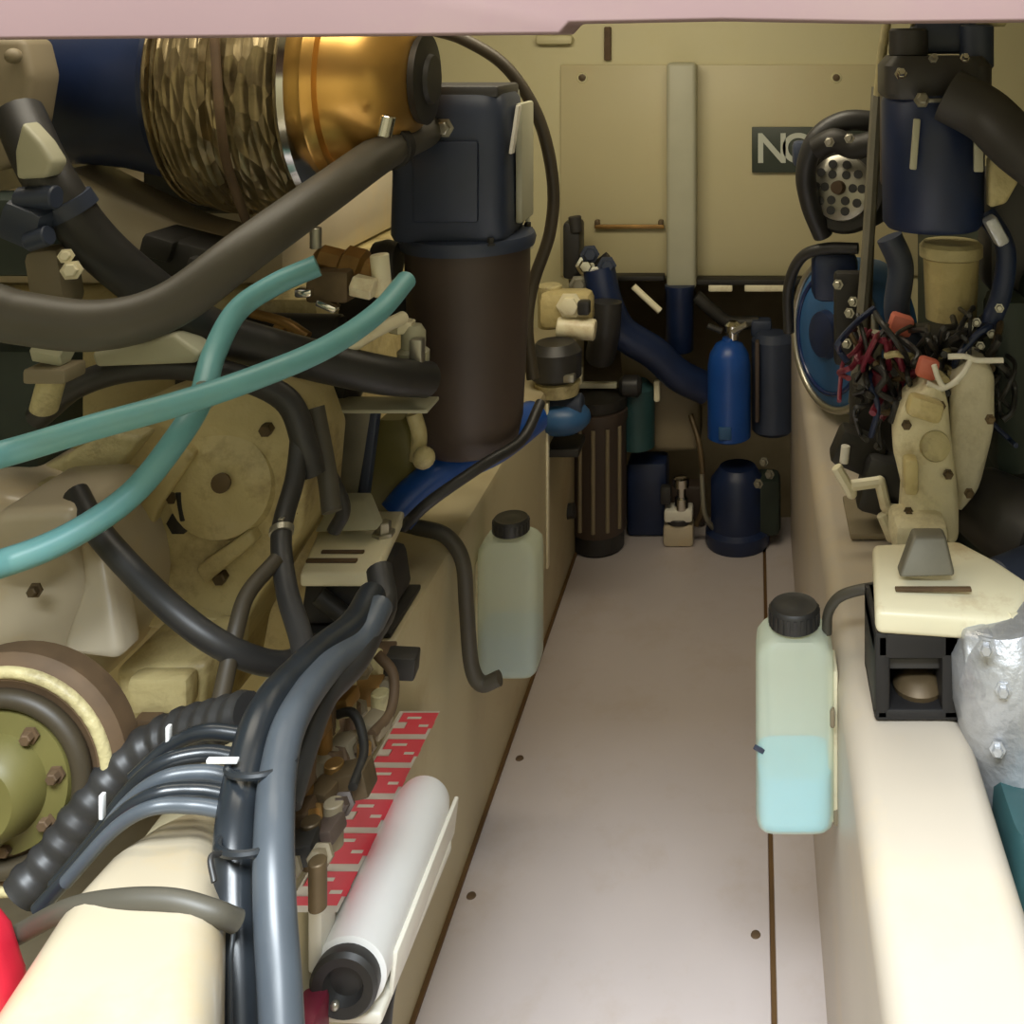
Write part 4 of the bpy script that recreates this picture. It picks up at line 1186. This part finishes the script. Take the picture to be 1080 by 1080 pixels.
hose('exhaust_hose', [(632, 285, 2.9), (640, 320, 2.88), (656, 350, 2.88), (690, 372, 2.9), (715, 395, 2.92), (745, 410, 2.95)], 34, 'navy', 'fat navy hose bending in front of the recess', 'hose', 'far hoses')
hose('suction_hose', [(640, 318, 2.8), (638, 350, 2.8), (633, 376, 2.84)], 32, 'rubber', 'black hose dropping to the sea strainer', 'hose', 'far hoses')
hose('lever', [(668, 302, 2.85), (682, 315, 2.85), (696, 328, 2.85)], 7, 'pale_cream', 'pale slanting lever below the access panel', 'lever')
hose('cross_pipe', [(734, 312, 3.0), (752, 328, 3.0), (770, 340, 3.0), (800, 340, 3.0)], 14, 'dark_iron', 'dark pipe running right of the duct sleeve', 'pipe', 'far hoses')
tag(MB().prism([P(652, 352, 2.99), P(690, 372, 2.99), P(738, 422, 2.99), P(738, 478, 2.99), P(690, 478, 2.99), P(656, 410, 2.99)], (0, .16, 0), bev=.02).build('holding_tank', 'grey_brown'),
    'grey-brown slanted tank between the sea strainer and blue cylinder', 'tank')
tag(MB().lathe(P(672, 472, 2.95), (0, 0, 1), [(0, .04), (.006, .05), (.17, .05), (.19, .03)], 28).build('teal_canister', 'teal_dark'),
    'dark teal canister beside the sea strainer', 'canister')
tag(MB().box(P(693, 412, 2.93), (.018, .02, .06), bev=.006).build('sight_tube', 'pale_cream'), 'small pale sight tube on the slanted tank', 'tube')
tag(MB().box(Vector((P(683, 0, 2.98).x, 3.0, .105)), (.115, .1, .21), bev=.015).build('battery_charger', 'navy'), 'dark navy box on the floor beside the sea strainer', 'box')
tag(MB().box(Vector((P(725, 0, 3.0).x, 3.04, .06)), (.10, .06, .12), bev=.01).build('dark_box', 'brown_black'), 'dark brown box on the floor behind the small white pump', 'box')
sp = thing('pressure_pump', Vector((P(716, 0, 2.92).x, 2.92, 0)), 'small white pump with silver cap on the floor', 'pump')
q = Vector((P(716, 0, 2.92).x, 2.92, 0))
MB().box(q + Vector((0, 0, .03)), (.085, .06, .06), bev=.01).build('base', 'cream_smooth', sp)
MB().box(q + Vector((0, 0, .085)), (.08, .06, .035), bev=.008).build('housing', 'white_paint', sp)
MB().cyl(q + Vector((0, 0, .06)), q + Vector((0, 0, .075)), .035).build('gasket', 'rubber', sp)
MB().lathe(q + Vector((0.008, -0.01, .10)), (0, 0, 1), [(0, .02), (.03, .018), (.035, .012), (.06, .012), (.062, .022), (.085, .022), (.09, .012)], 20).build('valve_cap', 'chrome', sp)
MB().box(q + Vector((-.035, -.01, .14)), (.03, .03, .05), bev=.006).build('switch', 'rubber', sp)
MB().tube([q + Vector((.05, 0, .05)), q + Vector((.07, -.02, .12)), q + Vector((.06, 0, .26)), q + Vector((.03, .05, .34))], .008).build('outlet_tube', 'bronze', sp)

bc = thing('blue_cylinder', Vector((P(770, 0, 2.9).x, 2.9, 0)), 'bright blue cylinder with silver valve on a black pump', 'cylinder')
q = P(769, 462, 2.9)
MB().lathe(q, (0, 0, 1), [(0, .05), (.006, .060), (.20, .060), (.235, .054), (.262, .038), (.272, .02), (.28, .018)], 40).build('tank', 'blue', bc)
MB().box(q + Vector((-0.01, -.058, .035)), (.035, .01, .035), bev=.003).build('label', 'blue_dull', bc)
vv = MB().lathe(q + Vector((.01, 0, .275)), (0, 0, 1), [(0, .016), (.02, .016), (.022, .024), (.04, .024), (.05, .012)], 16).build('valve', 'chrome', bc)
sub(MB().cyl(q + Vector((.01, -.02, .30)), q + Vector((.05, -.03, .325)), .008), 'valve_lever', 'steel', vv, bc)
sub(MB().cyl(q + Vector((-.02, -.01, .30)), q + Vector((-.06, -.01, .315)), .008), 'nozzle', 'rubber', vv, bc)
MB().box(q + Vector((.078, 0, .16)), (.012, .04, .22), bev=.003).build('holder', 'brown_black', bc)
pu = thing('raw_water_pump', Vector((P(780, 0, 2.95).x, 2.92, 0)), 'black pump on the floor carrying the blue cylinder', 'pump')
q = Vector((P(778, 0, 2.92).x, 2.92, 0))
MB().lathe(q, (0, 0, 1), [(0, .085), (.01, .09), (.04, .09), (.05, .075), (.18, .075), (.2, .06), (.215, .05)], 36).build('body', 'navy', pu)
MB().box(q + Vector((.05, .01, .11)), (.14, .1, .16), bev=.02).build('motor', 'green_black', pu)
MB().tube([q + Vector((-.06, -.02, .04)), q + Vector((-.09, -.04, .1)), q + Vector((-.10, -.02, .2))], .007).build('lead', 'steel_dull', pu)
for (u, v) in ((806, 487), (812, 500), (800, 510)):
    MB().bolt(P(u, v, 2.84), (-.3, -1, .1), .009, .016).build('bolt', 'steel_dull', pu)
tag(MB().lathe(P(815, 455, 2.95), (0, 0, 1), [(0, .05), (.01, .06), (.26, .06), (.28, .04)], 28).build('accumulator', 'slate'), 'slate accumulator tank behind the blue belt guard', 'tank')
tag(MB().box(P(803, 345, 3.0), (.06, .05, .05), bev=.01).build('pressure_switch', 'slate'), 'slate pressure switch above the accumulator', 'switch')
tag(MB().tube([P(595, 540, 2.75), P(606, 538, 2.75)], .02).build('floor_valve', 'rubber'), 'black stub fitting low on the left stringer before the strainer', 'fitting')

# ------------------------------------------------------------------ floor screws
for k, (u, v) in enumerate(((797, 986), (497, 945), (548, 800))):
    d_ = CZ * F / (v - PV)
    p = P(u, v, d_)
    p.z = 0
    tag(MB().lathe(p, (0, 0, 1), [(0, .008), (.002, .007), (.003, .003)], 14).build('floor_screw', 'rust'),
        ['floor screw beside the right seam', 'floor screw nearest the left wall', 'floor screw farther along the left wall'][k], 'screw', 'floor screws')
